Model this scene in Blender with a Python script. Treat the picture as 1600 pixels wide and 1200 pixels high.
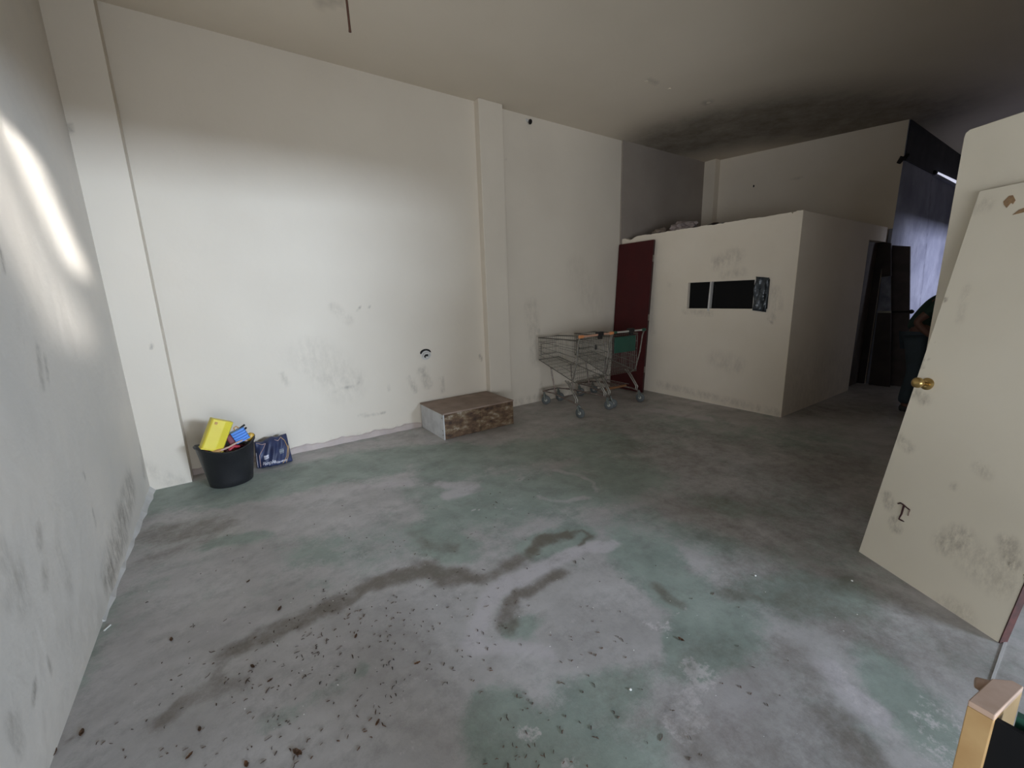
import bpy, bmesh, math, random
import numpy as np
from mathutils import Vector, Matrix, noise
for o in list(bpy.data.objects): bpy.data.objects.remove(o)
scene = bpy.context.scene
COL = scene.collection
random.seed(7)

# ------------------------------------------------------------------ camera
F, YAW, PITCH, ROLL = 648.6, 0.6002, 0.2098, -0.0314
CAM = Vector((0.6886, 0.0, 1.5))
fw = Vector((math.sin(YAW)*math.cos(PITCH), math.cos(YAW)*math.cos(PITCH), -math.sin(PITCH)))
r0 = Vector((math.cos(YAW), -math.sin(YAW), 0)); u0 = r0.cross(fw)
rt = r0*math.cos(ROLL)+u0*math.sin(ROLL); up = -r0*math.sin(ROLL)+u0*math.cos(ROLL)
cd = bpy.data.cameras.new('camera'); cam = bpy.data.objects.new('camera', cd); COL.objects.link(cam)
cd.sensor_width = 36; cd.lens = F/1600*36; cd.clip_start = .05
cam.matrix_world = Matrix(((rt.x, up.x, -fw.x, CAM.x), (rt.y, up.y, -fw.y, CAM.y), (rt.z, up.z, -fw.z, CAM.z), (0, 0, 0, 1)))
scene.camera = cam

# ------------------------------------------------------------------ light
scene.view_settings.view_transform = 'Standard'; scene.view_settings.look = 'None'
scene.view_settings.gamma = 1; scene.view_settings.use_curve_mapping = False
scene.view_settings.exposure = 0.0
w = bpy.data.worlds.new('sky'); scene.world = w; w.use_nodes = True
w.node_tree.nodes['Background'].inputs[0].default_value = (.78, .86, 1, 1)
w.node_tree.nodes['Background'].inputs[1].default_value = .35

def area(name, loc, target, sx, sy, power, color, spread=180, roll=0):
    l = bpy.data.lights.new(name, 'AREA'); l.shape = 'RECTANGLE'; l.size = sx; l.size_y = sy
    l.energy = power; l.color = color; l.spread = math.radians(spread)
    o = bpy.data.objects.new(name, l); COL.objects.link(o); o.location = loc
    q = (Vector(target)-Vector(loc)).to_track_quat('-Z', 'Y')
    o.rotation_euler = (q.to_matrix() @ Matrix.Rotation(roll, 3, 'Z')).to_euler(); return o
DAY = (.82, .92, 1.05)
area('daylight_front_opening', (-.9, -3.6, .70), (2.3, 4, 1.7), 6.5, 1.5, 340, (.86, .925, 1.0))
area('daylight_street_glow', (5.2, -7, 2.55), (1.0, 4.5, 1.3), 2.6, .8, 100, (.76, .91, 1.12), 60)
area('daylight_passage_opening', (12.0, -2.4, 2.2), (11.0, 2.0, 1.6), 1.8, .4, 45, (.74, .78, 1.0), 70)
# narrow unseen beams, added to throw bright streaks along the left wall
gd = Vector((-.30, .95, -.08)).normalized(); gw = Vector((.30, 0, -.95)); gw = (gw-gd*gw.dot(gd)).normalized(); gp = gw.cross(gd)
for i, (cy, cz, ln, th, pw, sp) in enumerate([(2.60, 2.97, 2.4, .10, 6.0, 2.4), (2.80, 1.98, 1.3, .12, 1.7, 4.0)]):
    l = bpy.data.lights.new('streak_beam', 'AREA'); l.shape = 'RECTANGLE'; l.size = th; l.size_y = ln; l.energy = pw; l.color = (1, .98, .96); l.spread = math.radians(sp)
    o = bpy.data.objects.new('streak_beam', l); COL.objects.link(o); o.location = Vector((0, cy, cz))-gd*5
    o.matrix_world = Matrix(((gp.x, gw.x, -gd.x, o.location.x), (gp.y, gw.y, -gd.y, o.location.y), (gp.z, gw.z, -gd.z, o.location.z), (0, 0, 0, 1)))

# ------------------------------------------------------------------ helpers
def ray(uv): return (fw*F + rt*(uv[0]-800) + up*(600-uv[1])).normalized()
def on(uv, axis, val):
    d = ray(uv); return CAM + d*((val-CAM[axis])/d[axis])
def onplane(uv, P, N):
    d = ray(uv); return CAM + d*((P-CAM).dot(N)/d.dot(N))

def mat(name, col, rough=.6, metal=0, col2=None, scale=8, bump=0, bscale=60, spec=.5, detail=5):
    m = bpy.data.materials.new(name); m.use_nodes = True; nt = m.node_tree; b = nt.nodes['Principled BSDF']
    b.inputs['Roughness'].default_value = rough; b.inputs['Metallic'].default_value = metal
    b.inputs['Specular IOR Level'].default_value = spec
    tc = nt.nodes.new('ShaderNodeTexCoord')
    n = nt.nodes.new('ShaderNodeTexNoise'); n.inputs['Scale'].default_value = scale; n.inputs['Detail'].default_value = detail
    nt.links.new(tc.outputs['Object'], n.inputs['Vector'])
    r = nt.nodes.new('ShaderNodeValToRGB'); r.color_ramp.elements[0].position = .35; r.color_ramp.elements[1].position = .65
    c2 = col2 or tuple(c*.85 for c in col)
    r.color_ramp.elements[0].color = (*c2, 1); r.color_ramp.elements[1].color = (*col, 1)
    nt.links.new(n.outputs['Fac'], r.inputs[0]); nt.links.new(r.outputs[0], b.inputs['Base Color'])
    if bump:
        n2 = nt.nodes.new('ShaderNodeTexNoise'); n2.inputs['Scale'].default_value = bscale
        nt.links.new(tc.outputs['Object'], n2.inputs['Vector'])
        bp = nt.nodes.new('ShaderNodeBump'); bp.inputs['Strength'].default_value = bump; bp.inputs['Distance'].default_value = .01
        nt.links.new(n2.outputs['Fac'], bp.inputs['Height']); nt.links.new(bp.outputs[0], b.inputs['Normal'])
    return m

def N(nt, t, **k):
    n = nt.nodes.new(t)
    for a, v in k.items():
        if a.startswith('i_'): n.inputs[int(a[2:]) if a[2:].isdigit() else a[2:]].default_value = v
        else: setattr(n, a, v)
    return n

def dirt_mat(name, base, base2, dirt, rough=.75, nscale=1.2, rustc=None, bump=.15, amount=1.0, dscale=14, dk=(2.6, -1.0)):
    """painted plaster: soft tone noise + dirt where the mesh attribute 'dirt' says so, broken up by noise"""
    m = bpy.data.materials.new(name); m.use_nodes = True; nt = m.node_tree; b = nt.nodes['Principled BSDF']; L = nt.links.new
    b.inputs['Roughness'].default_value = rough; b.inputs['Specular IOR Level'].default_value = .3
    tc = N(nt, 'ShaderNodeTexCoord')
    n1 = N(nt, 'ShaderNodeTexNoise'); n1.inputs['Scale'].default_value = nscale; n1.inputs['Detail'].default_value = 6
    L(tc.outputs['Object'], n1.inputs['Vector'])
    r1 = N(nt, 'ShaderNodeValToRGB'); r1.color_ramp.elements[0].position = .3; r1.color_ramp.elements[1].position = .7
    r1.color_ramp.elements[0].color = (*base2, 1); r1.color_ramp.elements[1].color = (*base, 1); L(n1.outputs['Fac'], r1.inputs[0])
    at = N(nt, 'ShaderNodeAttribute', attribute_name='dirt')
    mp = N(nt, 'ShaderNodeMapping'); mp.inputs['Scale'].default_value = (1, 1, .45); L(tc.outputs['Object'], mp.inputs[0])
    n2 = N(nt, 'ShaderNodeTexNoise'); n2.inputs['Scale'].default_value = dscale; n2.inputs['Detail'].default_value = 12; n2.inputs['Roughness'].default_value = .75
    L(mp.outputs[0], n2.inputs['Vector'])
    a = N(nt, 'ShaderNodeMath', operation='MULTIPLY_ADD'); a.inputs[1].default_value = dk[0]; a.inputs[2].default_value = dk[1]
    L(n2.outputs['Fac'], a.inputs[0])
    mu = N(nt, 'ShaderNodeMath', operation='MULTIPLY', use_clamp=True); L(a.outputs[0], mu.inputs[0]); L(at.outputs['Fac'], mu.inputs[1])
    # faint all-over specks
    n3 = N(nt, 'ShaderNodeTexNoise'); n3.inputs['Scale'].default_value = 7; n3.inputs['Detail'].default_value = 12; n3.inputs['Roughness'].default_value = .8
    L(tc.outputs['Object'], n3.inputs['Vector'])
    r3 = N(nt, 'ShaderNodeValToRGB'); r3.color_ramp.elements[0].position = .66; r3.color_ramp.elements[1].position = .78
    r3.color_ramp.elements[0].color = (0, 0, 0, 1); r3.color_ramp.elements[1].color = (.35*amount, .35*amount, .35*amount, 1); L(n3.outputs['Fac'], r3.inputs[0])
    ad = N(nt, 'ShaderNodeMath', operation='ADD', use_clamp=True); L(mu.outputs[0], ad.inputs[0]); L(r3.outputs[0], ad.inputs[1])
    mx = N(nt, 'ShaderNodeMixRGB'); L(ad.outputs[0], mx.inputs[0]); L(r1.outputs[0], mx.inputs[1]); mx.inputs[2].default_value = (*dirt, 1)
    L(mx.outputs[0], b.inputs['Base Color'])
    n4 = N(nt, 'ShaderNodeTexNoise'); n4.inputs['Scale'].default_value = 9; n4.inputs['Detail'].default_value = 6; L(tc.outputs['Object'], n4.inputs['Vector'])
    bp = N(nt, 'ShaderNodeBump'); bp.inputs['Strength'].default_value = bump; bp.inputs['Distance'].default_value = .02
    L(n4.outputs['Fac'], bp.inputs['Height']); L(bp.outputs[0], b.inputs['Normal'])
    return m

class MB:
    def __init__(s): s.v = []; s.f = []
    def add(s, vs, fs):
        k = len(s.v); s.v += [Vector(x) for x in vs]; s.f += [tuple(i+k for i in f) for f in fs]; return s
    def box(s, a, b, M=None):
        x0, y0, z0 = a; x1, y1, z1 = b
        vs = [Vector(p) for p in ((x0,y0,z0),(x1,y0,z0),(x1,y1,z0),(x0,y1,z0),(x0,y0,z1),(x1,y0,z1),(x1,y1,z1),(x0,y1,z1))]
        if M: vs = [M @ p for p in vs]
        return s.add(vs, [(0,3,2,1),(4,5,6,7),(0,1,5,4),(1,2,6,5),(2,3,7,6),(3,0,4,7)])
    def tube(s, pts, r, n=6, cap=True, closed=False):
        pts = [Vector(p) for p in pts]; rs = r if isinstance(r, (list, tuple)) else [r]*len(pts)
        k = len(s.v); prev = None; m = len(pts)
        for i, p in enumerate(pts):
            if closed: d = pts[(i+1) % m]-pts[i-1]
            else: d = pts[min(i+1, m-1)]-pts[max(i-1, 0)]
            d.normalize()
            if prev is None:
                a = Vector((0, 0, 1)) if abs(d.z) < .9 else Vector((1, 0, 0)); prev = d.cross(a).normalized()
            prev = (prev-d*prev.dot(d)).normalized(); q = d.cross(prev)
            for j in range(n):
                t = 2*math.pi*j/n; s.v.append(p+(prev*math.cos(t)+q*math.sin(t))*rs[i])
        for i in range(m if closed else m-1):
            for j in range(n):
                a, b = k+i*n, k+((i+1) % m)*n
                s.f.append((a+j, a+(j+1) % n, b+(j+1) % n, b+j))
        if cap and not closed:
            s.f.append(tuple(k+j for j in range(n))[::-1]); s.f.append(tuple(k+(m-1)*n+j for j in range(n)))
        return s
    def lathe(s, prof, n=32, c=(0, 0, 0), ex=1, ey=1, M=None):
        k = len(s.v); c = Vector(c)
        for r, z in prof:
            for j in range(n):
                t = 2*math.pi*j/n; p = Vector((r*math.cos(t)*ex, r*math.sin(t)*ey, z))
                s.v.append((M @ p if M else p)+c)
        for i in range(len(prof)-1):
            for j in range(n):
                s.f.append((k+i*n+j, k+i*n+(j+1) % n, k+(i+1)*n+(j+1) % n, k+(i+1)*n+j))
        s.f.append(tuple(k+j for j in range(n))[::-1]); s.f.append(tuple(k+(len(prof)-1)*n+j for j in range(n)))
        return s
    def prism(s, poly, ax, t0, t1):
        n = len(poly)
        def P(a, t):
            l = list(a); l.insert(ax, t); return l
        return s.add([P(a, t0) for a in poly]+[P(a, t1) for a in poly],
                     [tuple(range(n))[::-1], tuple(range(n, 2*n))]+[(i, (i+1) % n, n+(i+1) % n, n+i) for i in range(n)])
    def build(s, name, m, parent=None, smooth=False, bevel=0, local=False, seg=2):
        me = bpy.data.meshes.new(name)
        off = Vector((0, 0, 0))
        if parent is not None and not local:
            p = parent
            while p is not None: off += p.location; p = p.parent
        me.from_pydata([tuple(v-off) for v in s.v], [], s.f); me.update()
        bm = bmesh.new(); bm.from_mesh(me); bmesh.ops.recalc_face_normals(bm, faces=bm.faces)
        if bevel: bmesh.ops.bevel(bm, geom=list(bm.edges), offset=bevel, segments=seg, profile=.5, affect='EDGES')
        bm.to_mesh(me); bm.free()
        if smooth:
            for p in me.polygons: p.use_smooth = True
            if hasattr(me, 'set_sharp_from_angle'): me.set_sharp_from_angle(angle=math.radians(50))
        me.materials.append(m)
        o = bpy.data.objects.new(name, me); COL.objects.link(o)
        if parent is not None: o.parent = parent
        return o

def tag(o, label=None, cat=None, group=None, kind=None):
    if label: o['label'] = label
    if cat: o['category'] = cat
    if group: o['group'] = group
    if kind: o['kind'] = kind
    return o
def thing(name, label, cat, loc=(0, 0, 0), rz=0, group=None):
    o = bpy.data.objects.new(name, None); COL.objects.link(o); o.location = loc; o.rotation_euler = (0, 0, rz)
    o.empty_display_size = .1
    return tag(o, label, cat, group)
def struct(o, label=None): o['kind'] = 'structure'; return tag(o, label)

def segdist(P, a, b):
    d = b-a; L = (d*d).sum(); t = np.clip(((P-a)@d)/max(L, 1e-9), 0, 1)
    return np.linalg.norm(P-(a+t[:, None]*d), axis=1)
_w = {}
def warp(P):
    k = (len(P), float(P[0, 0]), float(P[-1, -1]))
    if k not in _w:
        Q = P.copy()
        for i, p in enumerate(P):
            v = Vector(p)
            n1 = noise.noise_vector(v*2.0)*.075+noise.noise_vector(v*7)*.036+noise.noise_vector(v*19)*.020
            Q[i] += (n1.x, n1.y, n1.z)
        _w[k] = Q
    return _w[k]
def blobs(P, lst, wp=False):
    """lst: (points, radius, strength); P array n x 3"""
    if wp: P = warp(P)
    out = np.zeros(len(P))
    for pts, rad, st in lst:
        pts = [np.array(p) for p in pts]
        if len(pts) == 1: d = np.linalg.norm(P-pts[0], axis=1)
        else: d = np.min([segdist(P, pts[i], pts[i+1]) for i in range(len(pts)-1)], axis=0)
        m = np.clip(1.35-d/rad*.95, 0, 1); m = st*m*m*(3-2*m)
        out = np.where(np.abs(m) > np.abs(out), m, out)
    return out
def grid(name, O, U, V, us, vs, m, lst=(), hole=None, zfun=None, parent=None):
    O, U, V = np.array(O, float), np.array(U, float), np.array(V, float)
    A, B = np.meshgrid(us, vs, indexing='ij'); A = A.ravel(); B = B.ravel()
    if zfun is not None: B = zfun(A, B)
    P = O+A[:, None]*U+B[:, None]*V; nv = len(vs); fs = []
    for i in range(len(us)-1):
        for j in range(nv-1):
            if hole:
                cu = (us[i]+us[i+1])/2; cv = (vs[j]+vs[j+1])/2
                if any(h[0] < cu < h[1] and h[2] < cv < h[3] for h in hole): continue
            fs.append((i*nv+j, (i+1)*nv+j, (i+1)*nv+j+1, i*nv+j+1))
    me = bpy.data.meshes.new(name); me.from_pydata(P.tolist(), [], fs); me.update()
    at = me.attributes.new('dirt', 'FLOAT', 'POINT')
    at.data.foreach_set('value', blobs(P, lst).astype(np.float32) if len(lst) else np.zeros(len(P), np.float32))
    me.materials.append(m)
    o = bpy.data.objects.new(name, me); COL.objects.link(o)
    if parent: o.parent = parent
    return o
ar = lambda a, b, s: list(np.linspace(a, b, max(2, int(round((b-a)/s))+1)))

# ------------------------------------------------------------------ materials
CREAM = (.71, .64, .54); CREAM2 = (.66, .59, .495)
M_wall = dirt_mat('cream_plaster', CREAM, CREAM2, (.17, .145, .115), nscale=1.0)
M_left = dirt_mat('left_plaster', (.72, .66, .58), (.63, .59, .53), (.20, .175, .14), nscale=1.6, bump=.3)
M_booth = dirt_mat('booth_plaster', (.83, .74, .62), (.77, .68, .555), (.22, .18, .14), nscale=1.4)
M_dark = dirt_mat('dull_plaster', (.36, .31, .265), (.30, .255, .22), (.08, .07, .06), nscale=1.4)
M_ceil = dirt_mat('ceiling_plaster', (.74, .655, .54), (.68, .60, .485), (.10, .08, .06), nscale=.7, bump=.1, amount=.3, dscale=3, dk=(1.0, .25))
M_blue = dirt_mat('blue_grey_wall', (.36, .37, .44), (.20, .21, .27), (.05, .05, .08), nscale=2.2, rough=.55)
M_door = dirt_mat('cream_door_paint', (.80, .725, .59), (.76, .685, .55), (.19, .145, .10), nscale=2.5, rough=.45, bump=.04, dscale=40)
M_edge = mat('door_edge_wood', (.085, .028, .022), .8, col2=(.045, .02, .017), scale=25)
M_red = mat('oxblood_paint', (.065, .009, .010), .6, spec=.25, col2=(.055, .009, .010), scale=5)
M_redd = mat('oxblood_edge', (.035, .008, .008), .5)
M_steel = mat('zinc_wire', (.34, .32, .28), .40, .6, col2=(.2, .18, .155), scale=30)
M_wire = mat('grimy_basket_wire', (.15, .14, .115), .5, .4, col2=(.10, .09, .07), scale=30)
M_steeld = mat('dull_zinc', (.30, .27, .25), .5, .7, col2=(.2, .14, .12), scale=30)
M_orange = mat('orange_plastic', (.72, .27, .10), .45)
M_rack = mat('rusty_orange', (.22, .10, .04), .6)
M_green = mat('green_plastic', (.015, .075, .05), .5)
M_lgrey = mat('grey_plastic', (.42, .41, .36), .5)
M_black = mat('black_rubber', (.012, .012, .014), .45, col2=(.018, .018, .02), bump=.1)
M_blackp = mat('black_sheet', (.003, .003, .0035), .6, spec=.2)
M_sheet = mat('grey_black_sheet', (.055, .065, .075), .25, col2=(.02, .025, .03), scale=18, bump=.5, bscale=14)
M_wheel = mat('wheel_rubber', (.10, .11, .11), .6)
M_fork = mat('caster_fork', (.20, .22, .20), .45, .5)
M_yellow = mat('yellow_plastic', (.78, .66, .06), .4, col2=(.72, .58, .05), scale=6)
M_blueT = mat('blue_plastic', (.06, .25, .72), .4)
M_maroon = mat('maroon_plastic', (.16, .015, .03), .5)
M_redt = mat('red_rubber', (.50, .04, .06), .5)
M_strap = mat('tan_webbing', (.60, .33, .12), .8)
M_pink = mat('pale_webbing', (.62, .42, .34), .8)
M_wood_top = mat('plywood_top', (.32, .235, .185), .6, col2=(.22, .155, .12), scale=5, detail=8)
M_white_side = mat('white_board', (.62, .62, .62), .6, col2=(.50, .50, .50), scale=10)
M_navy = mat('navy_film', (.035, .05, .12), .5, col2=(.02, .025, .065), scale=9, bump=.5, bscale=18)
M_print = mat('white_print', (.62, .60, .66), .5)
M_gold = mat('gold_print', (.55, .36, .16), .5)
M_pine = mat('pine', (.50, .32, .14), .55, col2=(.42, .25, .10), scale=12, detail=8)
M_pinee = mat('pine_end', (.52, .36, .27), .6, col2=(.46, .31, .22), scale=30)
M_brass = mat('brass', (.50, .34, .13), .3, .9)
M_dkwood = mat('dark_wood', (.045, .032, .028), .5, col2=(.03, .02, .018), scale=6)
M_dkmetal = mat('dark_metal', (.02, .018, .018), .5, .3)
M_rod = mat('rusty_rod', (.12, .055, .035), .8)
M_leaf = mat('dry_leaf', (.14, .065, .028), .8, col2=(.06, .035, .02), scale=40)
M_crumb = mat('leaf_crumbs', (.045, .033, .026), .9, col2=(.09, .045, .025), scale=3)
M_chip = mat('paint_chip', (.75, .74, .70), .7)
M_hole = mat('hole_dark', (.012, .01, .01), .9)
M_trim = mat('pinkish_skirting', (.52, .44, .40), .75, col2=(.44, .37, .34), scale=6, bump=.3)
M_pvc = mat('pale_plastic', (.62, .60, .57), .5)
M_line = mat('pale_joint', (.48, .46, .44), .7)
M_pave = mat('pavement', (.30, .29, .28), .85, col2=(.24, .235, .23), scale=5)
M_facade = mat('street_facade', (.5, .47, .42), .85)

# box front: mottled peeling brown
def mottled():
    m = bpy.data.materials.new('peeling_board'); m.use_nodes = True; nt = m.node_tree; b = nt.nodes['Principled BSDF']; L = nt.links.new
    b.inputs['Roughness'].default_value = .7
    tc = N(nt, 'ShaderNodeTexCoord'); mp = N(nt, 'ShaderNodeMapping'); mp.inputs['Scale'].default_value = (1, 1, 2); L(tc.outputs['Object'], mp.inputs[0])
    n = N(nt, 'ShaderNodeTexNoise'); n.inputs['Scale'].default_value = 7; n.inputs['Detail'].default_value = 10; n.inputs['Roughness'].default_value = .7
    L(mp.outputs[0], n.inputs['Vector'])
    r = N(nt, 'ShaderNodeValToRGB'); e = r.color_ramp.elements
    e[0].position = .36; e[0].color = (.035, .018, .012, 1); e[1].position = .5; e[1].color = (.13, .075, .04, 1)
    for p, c in ((.57, (.20, .14, .08, 1)), (.64, (.36, .30, .24, 1)), (.72, (.44, .40, .35, 1))):
        x = e.new(p); x.color = c
    L(n.outputs['Fac'], r.inputs[0]); L(r.outputs[0], b.inputs['Base Color'])
    bp = N(nt, 'ShaderNodeBump'); bp.inputs['Strength'].default_value = .4; bp.inputs['Distance'].default_value = .01
    L(n.outputs['Fac'], bp.inputs['Height']); L(bp.outputs[0], b.inputs['Normal']); return m
M_mott = mottled()

# floor: worn green paint over concrete; attributes green / brown / pale say where
def floor_mat():
    m = bpy.data.materials.new('worn_painted_concrete'); m.use_nodes = True; nt = m.node_tree; b = nt.nodes['Principled BSDF']; L = nt.links.new
    tc = N(nt, 'ShaderNodeTexCoord')
    def noise_(scale, detail=8, rough=.6):
        n = N(nt, 'ShaderNodeTexNoise'); n.inputs['Scale'].default_value = scale; n.inputs['Detail'].default_value = detail; n.inputs['Roughness'].default_value = rough
        L(tc.outputs['Object'], n.inputs['Vector']); return n.outputs['Fac']
    def ramp(src, a, ca, b_, cb):
        r = N(nt, 'ShaderNodeValToRGB'); r.color_ramp.elements[0].position = a; r.color_ramp.elements[1].position = b_
        r.color_ramp.elements[0].color = (*ca, 1); r.color_ramp.elements[1].color = (*cb, 1); L(src, r.inputs[0]); return r.outputs[0]
    def mask(attr, k, nz, lo, hi):
        at = N(nt, 'ShaderNodeAttribute', attribute_name=attr)
        a = N(nt, 'ShaderNodeMath', operation='MULTIPLY_ADD'); a.inputs[1].default_value = k; a.inputs[2].default_value = -k/2; L(nz, a.inputs[0])
        s = N(nt, 'ShaderNodeMath', operation='ADD'); L(a.outputs[0], s.inputs[0]); L(at.outputs['Fac'], s.inputs[1])
        mr = N(nt, 'ShaderNodeMapRange'); mr.interpolation_type = 'SMOOTHSTEP'; mr.inputs[1].default_value = lo; mr.inputs[2].default_value = hi; L(s.outputs[0], mr.inputs[0])
        return mr.outputs[0]
    def mix(f, a, b_, fac=1):
        mx = N(nt, 'ShaderNodeMixRGB')
        if fac != 1:
            mm = N(nt, 'ShaderNodeMath', operation='MULTIPLY'); mm.inputs[1].default_value = fac; L(f, mm.inputs[0]); f = mm.outputs[0]
        L(f, mx.inputs[0])
        for i, c in ((1, a), (2, b_)):
            if isinstance(c, tuple): mx.inputs[i].default_value = (*c, 1)
            else: L(c, mx.inputs[i])
        return mx.outputs[0]
    conc = ramp(noise_(2.2, 10, .65), .28, (.33, .31, .295), .72, (.55, .525, .51))
    gcol = ramp(noise_(3.5, 8, .6), .3, (.20, .25, .21), .7, (.335, .39, .34))
    c = mix(mask('green', 3.6, noise_(2.8, 15, .85), .15, .95), conc, gcol, .9)
    c = mix(mask('pale', 1.6, noise_(8, 14, .8), .2, .85), c, (.55, .51, .515), .8)
    c = mix(mask('crust', 3.2, noise_(22, 14, .8), .75, 1.1), c, (.66, .61, .60), .7)
    c = mix(mask('brown', 2.2, noise_(8, 15, .82), -.1, 1.25), c, (.125, .10, .072), .85)
    # small dark dirt and pale flecks everywhere
    c = mix(ramp(noise_(4.5, 15, .8), .50, (0, 0, 0), .72, (1, 1, 1)), c, (.13, .12, .11), .5)
    c = mix(ramp(noise_(45, 8, .75), .60, (0, 0, 0), .74, (1, 1, 1)), c, (.50, .48, .48), .35)
    L(c, b.inputs['Base Color'])
    rr = ramp(noise_(4, 6, .6), .3, (.42, .42, .42), .7, (.68, .68, .68)); L(rr, b.inputs['Roughness'])
    bp = N(nt, 'ShaderNodeBump'); bp.inputs['Strength'].default_value = .25; bp.inputs['Distance'].default_value = .006
    L(noise_(25, 10, .65), bp.inputs['Height']); L(bp.outputs[0], b.inputs['Normal'])
    return m

# ------------------------------------------------------------------ room numbers
H, D = 3.678, 4.560            # ceiling height, long wall at Y = D
BX, BY, BZ = 5.931, 2.079, 2.29  # booth front wall X, booth side wall Y, booth top
FX = 15.0                      # far end of the passage
fl = lambda uv: tuple(on(uv, 2, 0))
# ---- floor
xs = ar(-.1, 6.0, .022)+ar(6.0, FX, .15)[1:]; ys = ar(-.15, 4.7, .022)
fo = grid('floor', (0, 0, 0), (1, 0, 0), (0, 1, 0), xs, ys, floor_mat())
struct(fo)
me = fo.data; P = np.empty(len(me.vertices)*3); me.vertices.foreach_get('co', P); P = P.reshape(-1, 3)
def attr(n, v):
    a = me.attributes.new(n, 'FLOAT', 'POINT'); a.data.foreach_set('value', np.asarray(v, dtype=np.float32))
G = []
for p, r, s in [([(262,775),(420,760),(560,720),(700,705)], .30, 1.0), ([(480,735),(600,730)], .25, .9), ([(640,800),(760,780),(900,760),(960,740)], .42, .8),
                ([(700,730),(850,700),(960,690)], .35, .75), ([(640,830),(700,860)], .18, .9), ([(860,960),(800,990)], .07, .9), ([(830,860),(900,830)], .12, .9),
                ([(1000,860),(1060,930),(1110,980)], .22, .9), ([(1050,985),(1090,1040),(1120,1010)], .14, 1), ([(960,1060),(930,1130),(820,1170)], .16, .85),
                ([(770,1130),(900,1180),(1050,1190)], .14, .8), ([(1200,930),(1300,930)], .2, .65), ([(1380,1030),(1420,1110),(1460,1160)], .12, .8),
                ([(1010,830),(1120,800)], .3, .5), ([(520,1060),(470,1090),(400,1130)], .07, .8), ([(560,1040)], .05, .9), ([(340,850),(400,840)], .1, .7),
                ([(150,930),(130,1080)], .08, .5), ([(900,690),(1050,660),(1250,690)], .5, .35), ([(480,860),(600,850)], .2, .45), ([(1150,850),(1300,800)], .4, .3)]:
    G.append(([fl(q) for q in p], r, s))
GN = []
for p, r, s in [([(420,800),(520,790),(600,800)], .28, .8), ([(700,1000),(560,1000),(420,1060),(250,1040)], .28, .6), ([(880,950),(980,960),(930,1000)], .2, .8),
                ([(1180,830),(1060,800)], .12, .6), ([(1150,1130),(1160,1190)], .2, .8), ([(650,1120),(400,1190)], .2, .6)]:
    GN.append(([fl(q) for q in p], r, s))
attr('green', blobs(P, G, True)-blobs(P, GN, True)+.22)
W = []
for p, r, s in [([(740,1015),(745,965),(775,915),(830,893),(900,862),(950,850)], .075, .85), ([(745,1015),(860,1015)], .05, .6), ([(1215,990),(1260,1030)], .04, .75),
                ([(1285,1045),(1320,1085),(1340,1105)], .07, 1.0), ([(800,750),(825,740),(860,735),(900,740),(928,752),(935,765),(922,776),(895,783),(865,783),(835,776)], .035, .6),
                ([(690,755),(740,762),(700,775)], .10, .9), ([(560,762),(640,757)], .07, .7), ([(420,785),(560,765),(650,752)], .09, .45), ([(1020,640),(1100,655)], .12, .8),
                ([(540,830),(640,850),(560,880)], .12, .4), ([(330,990),(420,980),(520,1010)], .1, .35), ([(1080,630),(1120,632)], .08, .7),
                ([(1010,1085),(1018,1130),(1022,1200)], .009, .9), ([(730,800),(800,790)], .012, .9), ([(1150,1100),(1160,1150)], .12, .5), ([(960,650),(1010,690)], .1, .5)]:
    W.append(([fl(q) for q in p], r, s))
attr('pale', blobs(P, W, True))
W = []
for p, r, s in [([(1080,1040),(1105,1070),(1085,1100)], .07, 1), ([(1095,1090),(1075,1130),(1110,1130)], .08, 1), ([(800,1148),(830,1140)], .04, 1), ([(1000,970),(1030,975)], .05, .9),
                ([(1040,962),(1075,958)], .03, .9), ([(930,950),(900,980)], .10, .6), ([(1480,1120),(1440,1180)], .10, .8), ([(1300,1050),(1335,1100)], .08, .8),
                ([(620,1060),(650,1140)], .1, .6), ([(230,1000),(200,1120),(300,1180)], .2, .5), ([(1090,1150)], .06, .9), ([(890,1190)], .05, .9), ([(860,1000),(1000,1000)], .2, .35),
                ([(660,755),(690,770)], .04, .8)]:
    W.append(([fl(q) for q in p], r, s))
attr('crust', blobs(P, W, True))
W = []
for p, r, s in [([(230,1160),(262,1128),(320,1080),(336,1032)], .035, .75), ([(336,1030),(384,1006),(458,978)], .05, .9), ([(458,978),(531,950),(588,917)], .06, .95), ([(588,917),(637,900),(685,905),(712,908)], .085, 1.05), ([(712,908),(742,913)], .05, 1.0), ([(742,912),(791,880),(832,860)], .05, .9),
                ([(820,862),(850,845),(885,835)], .05, 1.3), ([(885,835),(905,828),(920,838),(905,850)], .02, 1.0), ([(790,985),(800,935),(835,918),(870,898)], .055, .95),
                ([(240,1150),(300,1105),(345,1080)], .05, .7), ([(240,835),(290,830),(330,825)], .17, .65), ([(640,835),(680,860),(710,862)], .06, .55), ([(250,870),(300,850)], .12, .5),
                ([(1290,1120),(1330,1180)], .08, .8), ([(1040,925),(1065,945)], .05, .8), ([(1140,925),(1170,935)], .06, .7), ([(1260,950),(1350,980)], .2, .6), ([(1220,1020),(1250,1060)], .1, .5),
                ([(1000,700),(1200,760),(1300,720)], .4, .45), ([(900,610),(1000,625)], .15, .5), ([(70,1190),(90,1170)], .03, 1), ([(110,1150),(145,1143)], .02, 1.2), ([(1250,640),(1380,640)], .4, .5), ([(1150,800),(1330,820)], .5, .5), ([(1200,900),(1350,930),(1450,1000)], .3, .45), ([(950,660),(1150,700)], .4, .4), ([(1120,1160),(1200,1190)], .18, .5), ([(1000,1100),(1150,1050)], .18, .35), ([(1250,1120),(1290,1190)], .15, .4)]:
    W.append(([fl(q) for q in p], r, s))
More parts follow.
